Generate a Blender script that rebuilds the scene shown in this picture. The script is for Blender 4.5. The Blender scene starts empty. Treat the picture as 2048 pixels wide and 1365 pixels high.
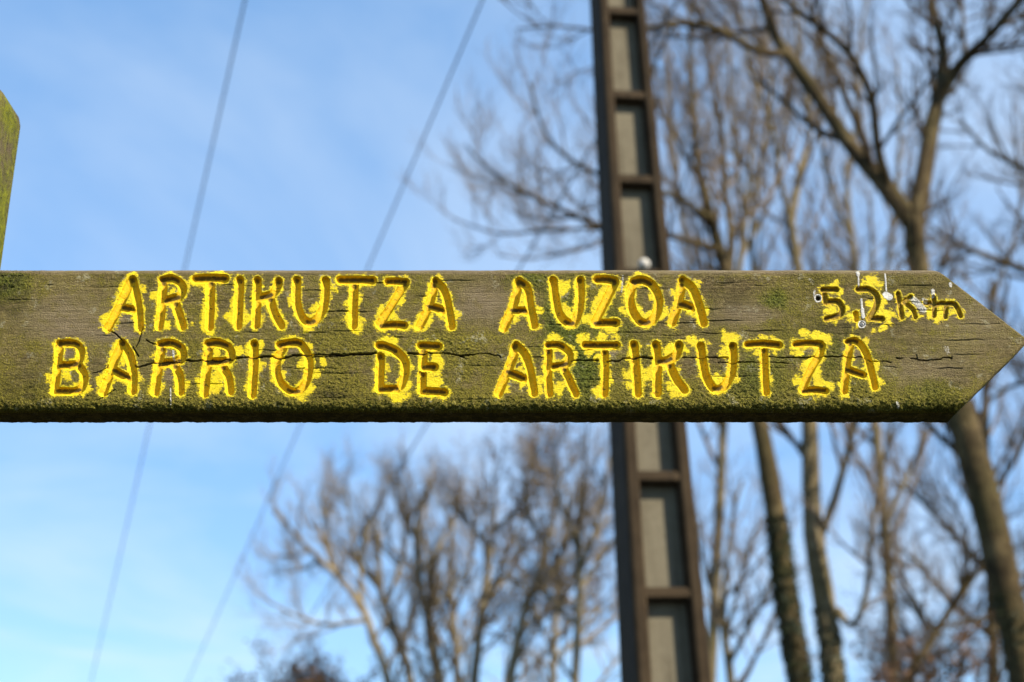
import bpy, bmesh, math
import numpy as np
from mathutils import Vector, Matrix

# ------------------------------------------------------------------ camera, sky, sun, exposure
SC = bpy.context.scene
COL = SC.collection
PITCH = math.radians(21.0)
CAMZ = 1.5
FPX = 2844.0                      # focal length in pixels of the 2048 wide photograph (50 mm on 36 mm)
cam_d = bpy.data.cameras.new('camera'); cam = bpy.data.objects.new('camera', cam_d); COL.objects.link(cam)
cam.location = (0, 0, CAMZ); cam.rotation_euler = (math.pi / 2 + PITCH, 0, 0)
cam_d.sensor_width = 36.0; cam_d.lens = 36.0 * FPX / 2048.0
cam_d.clip_start = 0.05; cam_d.clip_end = 3000
cam_d.dof.use_dof = True; cam_d.dof.focus_distance = 1.55; cam_d.dof.aperture_fstop = 4.3
cam_d.dof.aperture_blades = 7
SC.camera = cam
SUN = Vector((0.63, -0.445, 0.64)).normalized()
w = bpy.data.worlds.new('World'); SC.world = w; w.use_nodes = True
nt = w.node_tree; nt.nodes.clear()
def N(nt, t, **kw):
    n = nt.nodes.new(t)
    for k, v in kw.items(): setattr(n, k, v)
    return n
def L(nt, a, b): nt.links.new(a, b)
sky = N(nt, 'ShaderNodeTexSky'); sky.sky_type = 'NISHITA'; sky.sun_disc = False
sky.sun_elevation = math.asin(SUN.z); sky.sun_rotation = math.atan2(SUN.x, SUN.y)
sky.altitude = 400; sky.air_density = 1.0; sky.dust_density = 0.4; sky.ozone_density = 4.0
tc = N(nt, 'ShaderNodeTexCoord'); sep = N(nt, 'ShaderNodeSeparateXYZ'); L(nt, tc.outputs['Generated'], sep.inputs[0])
zc = N(nt, 'ShaderNodeMath', operation='MAXIMUM'); zc.inputs[1].default_value = 0.06; L(nt, sep.outputs[2], zc.inputs[0])
dv = N(nt, 'ShaderNodeVectorMath', operation='DIVIDE'); cz = N(nt, 'ShaderNodeCombineXYZ')
for i in range(3): L(nt, zc.outputs[0], cz.inputs[i])
L(nt, tc.outputs['Generated'], dv.inputs[0]); L(nt, cz.outputs[0], dv.inputs[1])
mp = N(nt, 'ShaderNodeMapping'); mp.inputs['Scale'].default_value = (0.75, 0.42, 1); mp.inputs['Rotation'].default_value = (0, 0, 0.5)
mp.inputs['Location'].default_value = (0.35, 0.2, 0)
L(nt, dv.outputs[0], mp.inputs[0])
cn = N(nt, 'ShaderNodeTexNoise'); cn.inputs['Scale'].default_value = 1.3; cn.inputs['Detail'].default_value = 7; cn.inputs['Roughness'].default_value = 0.55
cn.inputs['Distortion'].default_value = 0.5
L(nt, mp.outputs[0], cn.inputs['Vector'])
cr = N(nt, 'ShaderNodeMapRange'); cr.inputs[1].default_value = 0.42; cr.inputs[2].default_value = 0.74; cr.inputs[3].default_value = 0.0; cr.inputs[4].default_value = 0.5
L(nt, cn.outputs['Fac'], cr.inputs[0])
cm = N(nt, 'ShaderNodeMix', data_type='RGBA'); cm.inputs['B'].default_value = (3.6, 4.1, 4.6, 1)
vl = N(nt, 'ShaderNodeMix', data_type='RGBA'); vl.inputs['Factor'].default_value = 0.5; vl.inputs['B'].default_value = (1.05, 2.25, 4.05, 1)
L(nt, sky.outputs[0], vl.inputs['A']); L(nt, cr.outputs[0], cm.inputs['Factor']); L(nt, vl.outputs['Result'], cm.inputs['A'])
bg = N(nt, 'ShaderNodeBackground'); bg.inputs[1].default_value = 0.13
wo = N(nt, 'ShaderNodeOutputWorld'); L(nt, cm.outputs['Result'], bg.inputs[0]); L(nt, bg.outputs[0], wo.inputs[0])
sun_d = bpy.data.lights.new('sun', 'SUN'); sun_d.energy = 5.0; sun_d.angle = math.radians(0.5); sun_d.color = (1.0, 0.91, 0.77)
sun = bpy.data.objects.new('sun', sun_d); COL.objects.link(sun); sun.location = (20, -20, 30)
sun.rotation_euler = SUN.to_track_quat('Z', 'Y').to_euler()
SC.view_settings.view_transform = 'Standard'; SC.view_settings.look = 'None'
SC.view_settings.exposure = 0.92; SC.view_settings.gamma = 1.0; SC.view_settings.use_curve_mapping = False
SC.render.engine = 'CYCLES'
SC.cycles.use_denoising = True
SC.cycles.max_bounces = 6

# ------------------------------------------------------------------ helpers
CP, SP = math.cos(PITCH), math.sin(PITCH)
def P(u, v, y):
    """world point at depth y (metres north of the viewpoint) seen at photo pixel u, v"""
    a = (u - 1024.0) / FPX; b = (682.5 - v) / FPX
    d = np.array([a, CP - b * SP, SP + b * CP])
    return np.array([0, 0, CAMZ]) + d * (y / d[1])
def proj(p):
    p = np.asarray(p, float); q = p - np.array([0, 0, CAMZ])
    f = q[..., 1] * CP + q[..., 2] * SP; up = -q[..., 1] * SP + q[..., 2] * CP
    return 1024.0 + FPX * q[..., 0] / f, 682.5 - FPX * up / f, f
def fill_mesh(name, verts, faces, smooth=True):
    """faces: list of int arrays of shape (n, k)"""
    me = bpy.data.meshes.new(name)
    verts = np.ascontiguousarray(verts, dtype=np.float32).reshape(-1, 3)
    me.vertices.add(len(verts)); me.vertices.foreach_set('co', verts.ravel())
    loops = np.concatenate([f.ravel() for f in faces]).astype(np.int32)
    tot = np.concatenate([np.full(len(f), f.shape[1], np.int32) for f in faces])
    start = np.concatenate([[0], np.cumsum(tot)[:-1]]).astype(np.int32)
    me.loops.add(len(loops)); me.loops.foreach_set('vertex_index', loops)
    me.polygons.add(len(tot)); me.polygons.foreach_set('loop_start', start); me.polygons.foreach_set('loop_total', tot)
    if smooth: me.polygons.foreach_set('use_smooth', np.ones(len(tot), bool))
    me.update(calc_edges=True)
    return me
def obj(name, me, mat=None, parent=None):
    o = bpy.data.objects.new(name, me); COL.objects.link(o)
    if mat is not None and me is not None and not me.materials: me.materials.append(mat)
    if parent is not None: o.parent = parent
    return o
def tag(o, label=None, cat=None, group=None, kind=None):
    for k, v in (('label', label), ('category', cat), ('group', group), ('kind', kind)):
        if v: o[k] = v
    return o
def empty(name, loc=(0, 0, 0)):
    o = bpy.data.objects.new(name, None); COL.objects.link(o); o.location = loc; return o
def bm_obj(name, bm, mat, parent=None, smooth=False):
    me = bpy.data.meshes.new(name); bm.to_mesh(me); bm.free()
    if smooth: me.polygons.foreach_set('use_smooth', np.ones(len(me.polygons), bool))
    return obj(name, me, mat, parent)
def hash2(ix, iy, seed):
    h = (ix.astype(np.int64) * 374761393 + iy.astype(np.int64) * 668265263 + seed * 1442695041) & 0xffffffff
    h = ((h ^ (h >> 13)) * 1274126177) & 0xffffffff
    return ((h ^ (h >> 16)) & 0xffffff) / float(0xffffff)
def vnoise(x, y, sx, sy, seed):
    x = x / sx; y = y / sy
    ix = np.floor(x); iy = np.floor(y); fx = x - ix; fy = y - iy
    fx = fx * fx * (3 - 2 * fx); fy = fy * fy * (3 - 2 * fy)
    a = hash2(ix, iy, seed); b = hash2(ix + 1, iy, seed); c = hash2(ix, iy + 1, seed); d = hash2(ix + 1, iy + 1, seed)
    return (a * (1 - fx) + b * fx) * (1 - fy) + (c * (1 - fx) + d * fx) * fy
def fbm(x, y, sx, sy, seed, oct=4, rough=0.5):
    t = 0; amp = 1; s = 0
    for o in range(oct):
        t = t + amp * vnoise(x, y, sx / 2 ** o, sy / 2 ** o, seed + o * 17); s += amp; amp *= rough
    return t / s
def sstep(a, b, x):
    t = np.clip((x - a) / (b - a), 0, 1); return t * t * (3 - 2 * t)
def catmull(pts, n):
    pts = np.asarray(pts, float)
    if len(pts) < 3: 
        t = np.linspace(0, 1, n + 1)[:, None]; return pts[0] * (1 - t) + pts[-1] * t
    q = np.vstack([2 * pts[0] - pts[1], pts, 2 * pts[-1] - pts[-2]]); out = []
    for i in range(len(pts) - 1):
        p0, p1, p2, p3 = q[i], q[i + 1], q[i + 2], q[i + 3]
        for t in np.arange(n) / n:
            out.append(0.5 * (2 * p1 + (p2 - p0) * t + (2 * p0 - 5 * p1 + 4 * p2 - p3) * t * t + (3 * p1 - p0 - 3 * p2 + p3) * t ** 3))
    out.append(pts[-1]); return np.array(out)

# ------------------------------------------------------------------ materials
def new_mat(name, rough=0.8, spec=0.3):
    m = bpy.data.materials.new(name); m.use_nodes = True; t = m.node_tree
    b = t.nodes['Principled BSDF']; b.inputs['Roughness'].default_value = rough
    b.inputs['Specular IOR Level'].default_value = spec
    return m, t, b
def noise(t, scale, detail=4, rough=0.55, vec=None, stretch=None, dist=0.0):
    n = N(t, 'ShaderNodeTexNoise'); n.inputs['Scale'].default_value = scale; n.inputs['Detail'].default_value = detail
    n.inputs['Roughness'].default_value = rough; n.inputs['Distortion'].default_value = dist
    c = N(t, 'ShaderNodeTexCoord')
    if stretch:
        mp = N(t, 'ShaderNodeMapping'); mp.inputs['Scale'].default_value = stretch
        L(t, c.outputs['Object'], mp.inputs[0]); L(t, mp.outputs[0], n.inputs['Vector'])
    else: L(t, c.outputs['Object'], n.inputs['Vector'])
    return n.outputs['Fac']
def mrange(t, x, a, b, c=0.0, d=1.0):
    n = N(t, 'ShaderNodeMapRange'); L(t, x, n.inputs[0])
    for i, v in enumerate((a, b, c, d)): n.inputs[i + 1].default_value = v
    return n.outputs[0]
KA = 0.66        # albedo scale that goes with the exposure above
def mix(t, f, a, b, mode='MIX'):
    n = N(t, 'ShaderNodeMix', data_type='RGBA', blend_type=mode)
    if isinstance(f, (int, float)): n.inputs['Factor'].default_value = f
    else: L(t, f, n.inputs['Factor'])
    for k, v in (('A', a), ('B', b)):
        if isinstance(v, tuple): n.inputs[k].default_value = (v[0] * KA, v[1] * KA, v[2] * KA, 1)
        else: L(t, v, n.inputs[k])
    return n.outputs['Result']
def mth(t, op, a, b=0.0):
    n = N(t, 'ShaderNodeMath', operation=op)
    for i, v in enumerate((a, b)):
        if isinstance(v, (int, float)): n.inputs[i].default_value = v
        else: L(t, v, n.inputs[i])
    return n.outputs[0]
def attr(t, name):
    n = N(t, 'ShaderNodeAttribute'); n.attribute_name = name; return n.outputs['Fac']
def bump(t, b, h, strength, dist):
    n = N(t, 'ShaderNodeBump'); n.inputs['Strength'].default_value = strength; n.inputs['Distance'].default_value = dist
    L(t, h, n.inputs['Height']); L(t, n.outputs[0], b.inputs['Normal'])

def wood_material():
    m, t, b = new_mat('weathered_wood', 0.78, 0.25)
    grain = noise(t, 1.0, 5, 0.6, stretch=(14, 60, 620)); grain2 = noise(t, 1.0, 3, 0.6, stretch=(45, 300, 2200))
    blot = noise(t, 26, 5, 0.6); blot2 = noise(t, 75, 5, 0.65); fine = noise(t, 650, 3, 0.7); speck = noise(t, 320, 4, 0.7, stretch=(0.55, 1, 1))
    c = mix(t, mrange(t, blot, 0.32, 0.68), (0.11, 0.072, 0.020), (0.26, 0.185, 0.068))
    c = mix(t, mth(t, 'MULTIPLY', mrange(t, grain, 0.42, 0.7), 0.5), c, (0.34, 0.255, 0.115))
    c = mix(t, mth(t, 'MULTIPLY', mrange(t, grain2, 0.5, 0.75), 0.6), c, (0.055, 0.035, 0.018))
    c = mix(t, mth(t, 'MULTIPLY', mrange(t, speck, 0.52, 0.60), 0.7), c, (0.045, 0.034, 0.012))
    c = mix(t, mth(t, 'MULTIPLY', mrange(t, noise(t, 34, 5, 0.7, stretch=(0.5, 1, 1.3)), 0.52, 0.64), 0.6), c, (0.06, 0.042, 0.013))
    c = mix(t, mth(t, 'MULTIPLY', mrange(t, speck, 0.46, 0.36), 0.5), c, (0.44, 0.345, 0.15))
    flk = mth(t, 'MULTIPLY', mrange(t, noise(t, 1.0, 3, 0.7, stretch=(330, 300, 640)), 0.57, 0.66), mrange(t, noise(t, 38, 3, 0.6), 0.42, 0.6))
    c = mix(t, mth(t, 'MULTIPLY', flk, 0.85), c, (0.60, 0.48, 0.23))
    c = mix(t, mth(t, 'MULTIPLY', mrange(t, noise(t, 17, 5, 0.65, stretch=(0.6, 1, 1.4)), 0.34, 0.60), 0.62), c, mix(t, mrange(t, fine, 0.35, 0.65), (0.12, 0.098, 0.016), (0.33, 0.27, 0.06)))
    # bare scraped grey wood
    bare = mth(t, 'MULTIPLY', attr(t, 'bare'), mrange(t, blot2, 0.3, 0.5))
    c = mix(t, mth(t, 'MULTIPLY', bare, 0.92), c, mix(t, mrange(t, grain, 0.35, 0.65), (0.19, 0.14, 0.075), (0.37, 0.285, 0.165)))
    # moss and algae
    ms = mth(t, 'ADD', attr(t, 'moss'), mth(t, 'MULTIPLY', mth(t, 'SUBTRACT', blot2, 0.5), 2.2))
    ms = mth(t, 'ADD', ms, mth(t, 'MULTIPLY', mth(t, 'SUBTRACT', fine, 0.5), 1.3))
    ms = mth(t, 'ADD', ms, mth(t, 'MULTIPLY', mth(t, 'SUBTRACT', blot, 0.5), 1.2))
    mk = mrange(t, ms, 0.20, 0.80)
    mc = mix(t, mrange(t, fine, 0.35, 0.65), (0.055, 0.047, 0.003), (0.36, 0.30, 0.018))
    mc = mix(t, attr(t, 'green'), mc, mix(t, mrange(t, fine, 0.35, 0.65), (0.035, 0.055, 0.002), (0.20, 0.25, 0.014)))
    c = mix(t, mth(t, 'MULTIPLY', mk, 0.80), c, mc)
    c = mix(t, mth(t, 'MULTIPLY', flk, 0.35), c, (0.50, 0.42, 0.14))
    lich = mth(t, 'MULTIPLY', mrange(t, noise(t, 55, 2, 0.5), 0.60, 0.66), mrange(t, noise(t, 260, 3, 0.7), 0.45, 0.58))
    c = mix(t, mth(t, 'MULTIPLY', lich, 0.6), c, (0.52, 0.47, 0.28))
    # dark stains on the face, painted shade on the plank underside
    dk = mth(t, 'MULTIPLY', attr(t, 'grime_shade'), mrange(t, blot2, 0.34, 0.56))
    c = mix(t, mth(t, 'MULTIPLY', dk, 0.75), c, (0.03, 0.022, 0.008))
    # yellow paint, ragged along the grain
    rag = mth(t, 'ADD', mth(t, 'MULTIPLY', mth(t, 'SUBTRACT', noise(t, 1.0, 4, 0.65, stretch=(170, 100, 330)), 0.5), 22.0),
              mth(t, 'MULTIPLY', mth(t, 'SUBTRACT', noise(t, 1.0, 2, 0.6, stretch=(600, 200, 1000)), 0.5), 13.0))
    worn = mth(t, 'MULTIPLY', mrange(t, noise(t, 1.0, 4, 0.75, stretch=(260, 200, 620)), 0.585, 0.64), mth(t, 'SUBTRACT', 1.0, attr(t, 'groove')))
    worn = mth(t, 'MULTIPLY', worn, mrange(t, noise(t, 48, 3, 0.6), 0.40, 0.55))
    pm = mth(t, 'MULTIPLY', mrange(t, mth(t, 'ADD', attr(t, 'paint'), rag), -1.6, 2.4), mth(t, 'SUBTRACT', 1.0, mth(t, 'MULTIPLY', worn, 0.85)))
    pc = mix(t, mrange(t, blot2, 0.3, 0.7), (0.80, 0.58, 0.001), (0.97, 0.76, 0.003))
    pc = mix(t, mth(t, 'MULTIPLY', mrange(t, noise(t, 120, 4, 0.7), 0.52, 0.68), 0.45), pc, (0.62, 0.44, 0.02))
    pc = mix(t, mth(t, 'MULTIPLY', attr(t, 'groove'), 0.6), pc, (0.88, 0.47, 0.001))  # orange shift paints the warm shade of the grooves into the yellow
    pc = mix(t, mrange(t, speck, 0.60, 0.66), pc, (0.20, 0.13, 0.01))
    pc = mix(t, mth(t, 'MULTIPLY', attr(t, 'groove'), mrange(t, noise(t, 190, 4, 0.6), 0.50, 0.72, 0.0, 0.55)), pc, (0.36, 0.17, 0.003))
    c = mix(t, pm, c, pc)
    gd = mth(t, 'MULTIPLY', attr(t, 'dirt_shade'), mrange(t, mth(t, 'ADD', noise(t, 240, 4, 0.7), mth(t, 'MULTIPLY', attr(t, 'dirt_shade'), 0.35)), 0.45, 0.75))
    c = mix(t, gd, c, (0.022, 0.013, 0.005))  # near-black: dirt in the cracks, painted lip shade in the grooves
    # bird droppings
    wm = mrange(t, mth(t, 'ADD', attr(t, 'white'), mth(t, 'MULTIPLY', mth(t, 'SUBTRACT', fine, 0.5), 1.4)), 0.35, 0.75)
    c = mix(t, mth(t, 'MULTIPLY', wm, 0.92), c, (0.92, 0.89, 0.80))
    L(t, c, b.inputs['Base Color'])
    h = mth(t, 'ADD', mth(t, 'MULTIPLY', grain2, 0.7), mth(t, 'MULTIPLY', fine, 1.5))
    h = mth(t, 'ADD', h, mth(t, 'MULTIPLY', speck, 0.9))
    h = mth(t, 'SUBTRACT', h, 1.55)
    h = mth(t, 'MULTIPLY', h, mrange(t, pm, 0, 1, 1.0, 0.30))
    bump(t, b, h, 0.9, 0.0030)
    L(t, mrange(t, pm, 0, 1, 0.85, 0.55), b.inputs['Roughness'])
    return m
KA = 0.86
M_WOOD = wood_material()
KA = 0.66

def post_material():
    m, t, b = new_mat('mossy_post_wood', 0.8, 0.2)
    n1 = noise(t, 16, 5, 0.6); n2 = noise(t, 90, 5, 0.7); g = noise(t, 1.0, 4, 0.6, stretch=(320, 320, 12))
    c = mix(t, mrange(t, g, 0.35, 0.65), (0.07, 0.048, 0.020), (0.18, 0.135, 0.065))
    ms = mth(t, 'ADD', mrange(t, n1, 0.36, 0.64, -0.1, 0.55), mth(t, 'MULTIPLY', mth(t, 'SUBTRACT', n2, 0.5), 0.9))
    sx = N(t, 'ShaderNodeSeparateXYZ'); tcx = N(t, 'ShaderNodeTexCoord'); L(t, tcx.outputs['Object'], sx.inputs[0])
    edge = mrange(t, mth(t, 'ADD', sx.outputs[0], mth(t, 'MULTIPLY', n1, 0.02)), -0.620, -0.594)
    low = mrange(t, mth(t, 'ADD', sx.outputs[2], mth(t, 'MULTIPLY', n1, 0.08)), 2.34, 2.22)
    ms = mth(t, 'ADD', ms, mth(t, 'ADD', mth(t, 'MULTIPLY', edge, 0.6), mth(t, 'MULTIPLY', low, 0.5)))
    c = mix(t, mrange(t, ms, 0.2, 0.9, 0, 0.95), c, mix(t, mrange(t, n2, 0.3, 0.7), (0.075, 0.085, 0.003), (0.27, 0.27, 0.006)))
    c = mix(t, mth(t, 'MULTIPLY', mrange(t, noise(t, 160, 4, 0.7), 0.55, 0.66), 0.7), c, (0.045, 0.04, 0.014))
    L(t, c, b.inputs['Base Color']); bump(t, b, mth(t, 'ADD', n2, g), 0.7, 0.004); return m
M_POST = post_material()

def concrete(name, c1, c2, c3, sc=9):
    m, t, b = new_mat(name, 0.9, 0.2)
    n1 = noise(t, sc, 6, 0.65); n2 = noise(t, 60, 5, 0.7); st = noise(t, 1.0, 4, 0.6, stretch=(40, 40, 2.0))
    c = mix(t, mrange(t, n1, 0.3, 0.7), c1, c2)
    c = mix(t, mth(t, 'MULTIPLY', mrange(t, st, 0.5, 0.72), 0.7), c, c3)
    c = mix(t, mth(t, 'MULTIPLY', mrange(t, n2, 0.55, 0.7), 0.5), c, c3)
    L(t, c, b.inputs['Base Color']); bump(t, b, n2, 0.6, 0.004); return m
M_RAIL = concrete('stained_concrete', (0.040, 0.025, 0.011), (0.085, 0.056, 0.028), (0.022, 0.014, 0.007))
M_WEB = concrete('pale_concrete', (0.18, 0.152, 0.098), (0.25, 0.217, 0.145), (0.095, 0.077, 0.048))

def bark(name, dark, mid, light, moss=0.35):
    m, t, b = new_mat(name, 0.9, 0.15)
    n1 = noise(t, 1.6, 5, 0.6); n2 = noise(t, 11, 5, 0.65); n3 = noise(t, 45, 4, 0.7)
    c = mix(t, mrange(t, n2, 0.34, 0.66), dark, mid)
    c = mix(t, mth(t, 'MULTIPLY', mrange(t, n3, 0.5, 0.68), 0.7), c, light)
    c = mix(t, mth(t, 'MULTIPLY', mrange(t, n1, 0.45, 0.65), moss), c, (0.10, 0.095, 0.025))
    c = mix(t, mth(t, 'MULTIPLY', mrange(t, noise(t, 4.5, 4, 0.6, stretch=(1, 1, 0.6)), 0.54, 0.62), 0.55), c, light)
    c = mix(t, mth(t, 'MULTIPLY', mrange(t, noise(t, 5.5, 4, 0.6, stretch=(1, 1, 0.5)), 0.56, 0.64), 0.6), c, dark)
    L(t, c, b.inputs['Base Color']); bump(t, b, mth(t, 'ADD', n2, n3), 0.8, 0.02); return m
M_BARK = bark('beech_bark', (0.034, 0.022, 0.010), (0.12, 0.083, 0.036), (0.25, 0.185, 0.085))
M_BARKL = bark('pale_bark', (0.13, 0.095, 0.045), (0.31, 0.24, 0.125), (0.44, 0.35, 0.20), 0.3)
M_TWIG = bark('twig_bark', (0.15, 0.108, 0.075), (0.28, 0.21, 0.145), (0.40, 0.315, 0.215), 0.1)
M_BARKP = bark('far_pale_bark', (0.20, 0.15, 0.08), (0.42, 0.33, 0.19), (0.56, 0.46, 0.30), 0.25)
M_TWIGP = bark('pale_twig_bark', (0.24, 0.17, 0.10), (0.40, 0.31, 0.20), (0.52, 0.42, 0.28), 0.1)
M_TWIGD = bark('dark_twig_bark', (0.055, 0.036, 0.02), (0.12, 0.082, 0.045), (0.19, 0.14, 0.08), 0.15)
def leafmat(name, a, bcol, tr=0.2):
    m, t, b = new_mat(name, 0.6, 0.3)
    L(t, mix(t, mrange(t, noise(t, 3.0, 4, 0.7), 0.3, 0.7), a, bcol), b.inputs['Base Color']); return m
M_IVY = leafmat('ivy_leaf', (0.012, 0.022, 0.006), (0.04, 0.06, 0.012))
M_BROWN = leafmat('dry_leaf', (0.13, 0.065, 0.03), (0.24, 0.13, 0.06))
M_OLIVE = leafmat('olive_leaf', (0.055, 0.05, 0.012), (0.14, 0.11, 0.03))
M_MOSS, t_, b_ = new_mat('moss_tufts', 0.9, 0.1)
L(t_, mix(t_, mrange(t_, noise(t_, 90, 4, 0.7), 0.3, 0.7), (0.05, 0.052, 0.008), (0.19, 0.18, 0.025)), b_.inputs['Base Color'])
M_CABLE, t_, b_ = new_mat('cable_rubber', 0.6, 0.3)
L(t_, mix(t_, noise(t_, 30), (0.10, 0.11, 0.13), (0.17, 0.18, 0.20)), b_.inputs['Base Color'])
M_CERAMIC, t_, b_ = new_mat('white_ceramic', 0.8, 0.2)
L(t_, mix(t_, noise(t_, 40), (0.62, 0.57, 0.48), (0.85, 0.80, 0.70)), b_.inputs['Base Color'])
M_METAL, t_, b_ = new_mat('zinc_screw', 0.45, 0.5)
L(t_, mix(t_, noise(t_, 500), (0.16, 0.15, 0.13), (0.55, 0.54, 0.50)), b_.inputs['Base Color']); b_.inputs['Metallic'].default_value = 0.3
M_GROUND, t_, b_ = new_mat('winter_grass_ground', 0.95, 0.1)
gc = mix(t_, mrange(t_, noise(t_, 0.35, 6, 0.7), 0.35, 0.65), (0.035, 0.05, 0.015), (0.09, 0.07, 0.04))
L(t_, mix(t_, mrange(t_, noise(t_, 18, 5, 0.7), 0.4, 0.65, 0, 0.6), gc, (0.035, 0.03, 0.015)), b_.inputs['Base Color'])
bump(t_, b_, noise(t_, 25, 5, 0.7), 0.8, 0.05)

# ------------------------------------------------------------------ ground
n = 90
gx = np.sinh(np.linspace(-1, 1, n) * 5.2) / np.sinh(5.2) * 1200
GX, GY = np.meshgrid(gx, gx + 20, indexing='ij')
def ground_h(x, y):
    r = np.hypot(x, y); return np.where(r > 4, 0.25 * (fbm(np.asarray(x, float), np.asarray(y, float), 14, 14, 3, 3) - 0.5) * np.clip((r - 4) / 8, 0, 1), 0)
GZ = ground_h(GX, GY)
idx = np.arange(n * n).reshape(n, n)
q = np.stack([idx[:-1, :-1], idx[1:, :-1], idx[1:, 1:], idx[:-1, 1:]], -1).reshape(-1, 4)
g = obj('ground', fill_mesh('ground', np.stack([GX, GY, GZ], -1), [q]), M_GROUND); tag(g, kind='structure')

# ------------------------------------------------------------------ the wooden arrow sign
BY = 1.55 * CP                         # depth of the board's front face
TH = 0.041
ZT = P(1000, 537, BY)[2]; ZB = P(1000, 822, BY)[2]
XL = P(-330, 690, BY)[0]
TIP = P(2060, 681, BY); TOPC = P(1874, 541, BY); BOTC = P(1917, 828, BY)
def xright(z):
    up = TOPC[0] + (ZT - z) * (TIP[0] - TOPC[0]) / (ZT - TIP[2])
    dn = BOTC[0] + (z - ZB) * (TIP[0] - BOTC[0]) / (TIP[2] - ZB)
    return np.minimum(up, dn)
STEP = 0.0006
nz = int(round((ZT - ZB) / STEP)); nx = int(round((TIP[0] - XL) / STEP))
zz = np.linspace(ZB, ZT, nz + 1); ss = np.linspace(0, 1, nx + 1)
X0 = P(1840, 690, BY)[0]; s0 = (X0 - XL) / (TIP[0] - XL)
XR = (xright(zz) + 0.0016 * (fbm(zz * 1000, zz * 0, 9, 1, 95, 3, 0.6) - 0.5) - 0.004 * np.exp(-((zz - TIP[2]) / 0.004) ** 2))[None, :]
S = ss[:, None]
BX = np.where(S <= s0, XL + S * (TIP[0] - XL), X0 + (S - s0) / (1 - s0) * (XR - X0)); BX = BX + 0 * zz[None, :]
BZ = np.repeat(zz[None, :], nx + 1, 0)
U, V, _ = proj(np.stack([BX, np.full_like(BX, BY), BZ], -1))

def crop(ox, pts): return [(ox + x / 5.055, 540 + y / 5.055) for x, y in pts]
LET = []     # (character, half width px, halo px, strokes, extra paint blobs)
def letter(ch, ox, *strokes, hw=8.6, halo=17, blobs=()):
    LET.append((ch, hw, halo, [crop(ox, s) for s in strokes], [(ox + x / 5.055, 540 + y / 5.055, r / 5.055) for x, y, r in blobs]))
a, b, c, d, e, f = 80, 440, 730, 1000, 1280, 1560
letter('A', a, [(920,105),(800,370),(685,585)], [(935,100),(985,340),(1010,585)], [(830,385),(930,400)], blobs=[(700,540,95),(880,290,80),(1010,210,50)])
letter('R', a, [(1245,130),(1235,330),(1205,575)], [(1230,105),(1330,92),(1420,140),(1440,200),(1410,270),(1330,300),(1260,315)], [(1370,345),(1400,430),(1440,575)], halo=15, blobs=[(1200,260,60),(1340,220,50),(1250,540,60),(1480,540,45)])
letter('T', a, [(1570,95),(1720,88),(1870,92)], [(1725,140),(1720,350),(1710,580)], halo=15, blobs=[(1720,560,85),(1700,140,50)])
letter('I', b, [(200,110),(190,350),(180,565)], halo=14, blobs=[(170,480,110),(150,320,70),(230,160,35)])
letter('K', b, [(375,110),(370,350),(360,565)], [(590,120),(560,205),(500,260),(410,285)], [(505,300),(545,430),(615,565)], halo=13, blobs=[(620,190,60),(370,500,70),(420,320,50),(580,520,50)])
letter('U', b, [(775,105),(770,300),(810,450),(890,535),(960,510),(1030,420),(1060,280),(1065,110)], halo=13, blobs=[(900,560,60),(1000,390,60),(1110,160,50),(800,130,45),(740,320,50)])
letter('T', b, [(1210,105),(1380,105),(1540,108)], [(1355,165),(1350,350),(1345,565)], halo=11, blobs=[(1370,480,120),(1360,590,70),(1370,330,85),(1350,160,50)])
letter('Z', b, [(1695,120),(1790,118),(1875,125)], [(1870,140),(1750,330),(1612,550)], [(1625,568),(1740,558),(1860,563)], halo=13, hw=8, blobs=[(1740,450,80),(1820,310,60),(1650,430,70),(1900,80,16),(1800,180,50)])
letter('A', c, [(700,150),(640,370),(550,570)], [(710,115),(790,200),(840,380),(870,570)], [(645,372),(710,388),(780,412)], halo=15, blobs=[(700,200,60),(900,440,70),(640,480,60),(760,470,50)])
letter('A', d, [(190,130),(130,370),(40,585)], [(195,120),(270,185),(300,350),(345,560)], [(120,410),(255,420)], halo=14, blobs=[(200,320,90),(340,400,70),(150,480,60),(230,200,60)])
letter('U', d, [(535,110),(550,250),(590,430),(660,525),(740,540),(790,430),(810,280),(810,110)], halo=13, blobs=[(620,200,70),(650,380,80),(700,480,60),(860,180,35),(520,140,40)])
letter('Z', d, [(980,102),(1080,98),(1160,118)], [(1160,130),(1070,310),(955,530)], [(965,540),(1070,538),(1170,540)], halo=15, blobs=[(990,370,80),(1040,260,80),(890,500,60),(1090,580,60),(970,80,40),(1060,420,50)])
letter('O', d, [(1345,125),(1440,108),(1540,160),(1603,290),(1580,450),(1490,540),(1400,510),(1330,390),(1310,270),(1340,160),(1420,110)], halo=15, blobs=[(1380,45,38),(1390,440,80),(1620,420,60),(1500,450,60),(1270,420,50),(1540,260,50)])
letter('A', e, [(425,150),(385,340),(325,535)], [(430,105),(530,190),(590,340),(640,535)], [(410,350),(460,360),(520,388)], halo=14, blobs=[(620,380,70),(350,250,50),(560,150,50),(500,430,50)])
letter('B', a, [(195,760),(180,960),(145,1230)], [(195,745),(340,745),(410,805),(400,900),(345,960),(190,970)], [(390,970),(445,1060),(432,1160),(370,1225),(160,1225)], halo=14, hw=8, blobs=[(270,1040,70),(430,1180,70),(350,1180,60),(110,1080,50),(430,900,60),(400,1260,40)])
letter('A', a, [(825,745),(760,900),(720,1010),(640,1235)], [(830,740),(910,880),(940,1060),(935,1225)], [(738,1018),(890,1095)], halo=15, blobs=[(840,900,80),(690,960,60),(640,1120,60),(980,1100,50),(850,720,30),(900,1140,60)])
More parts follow.
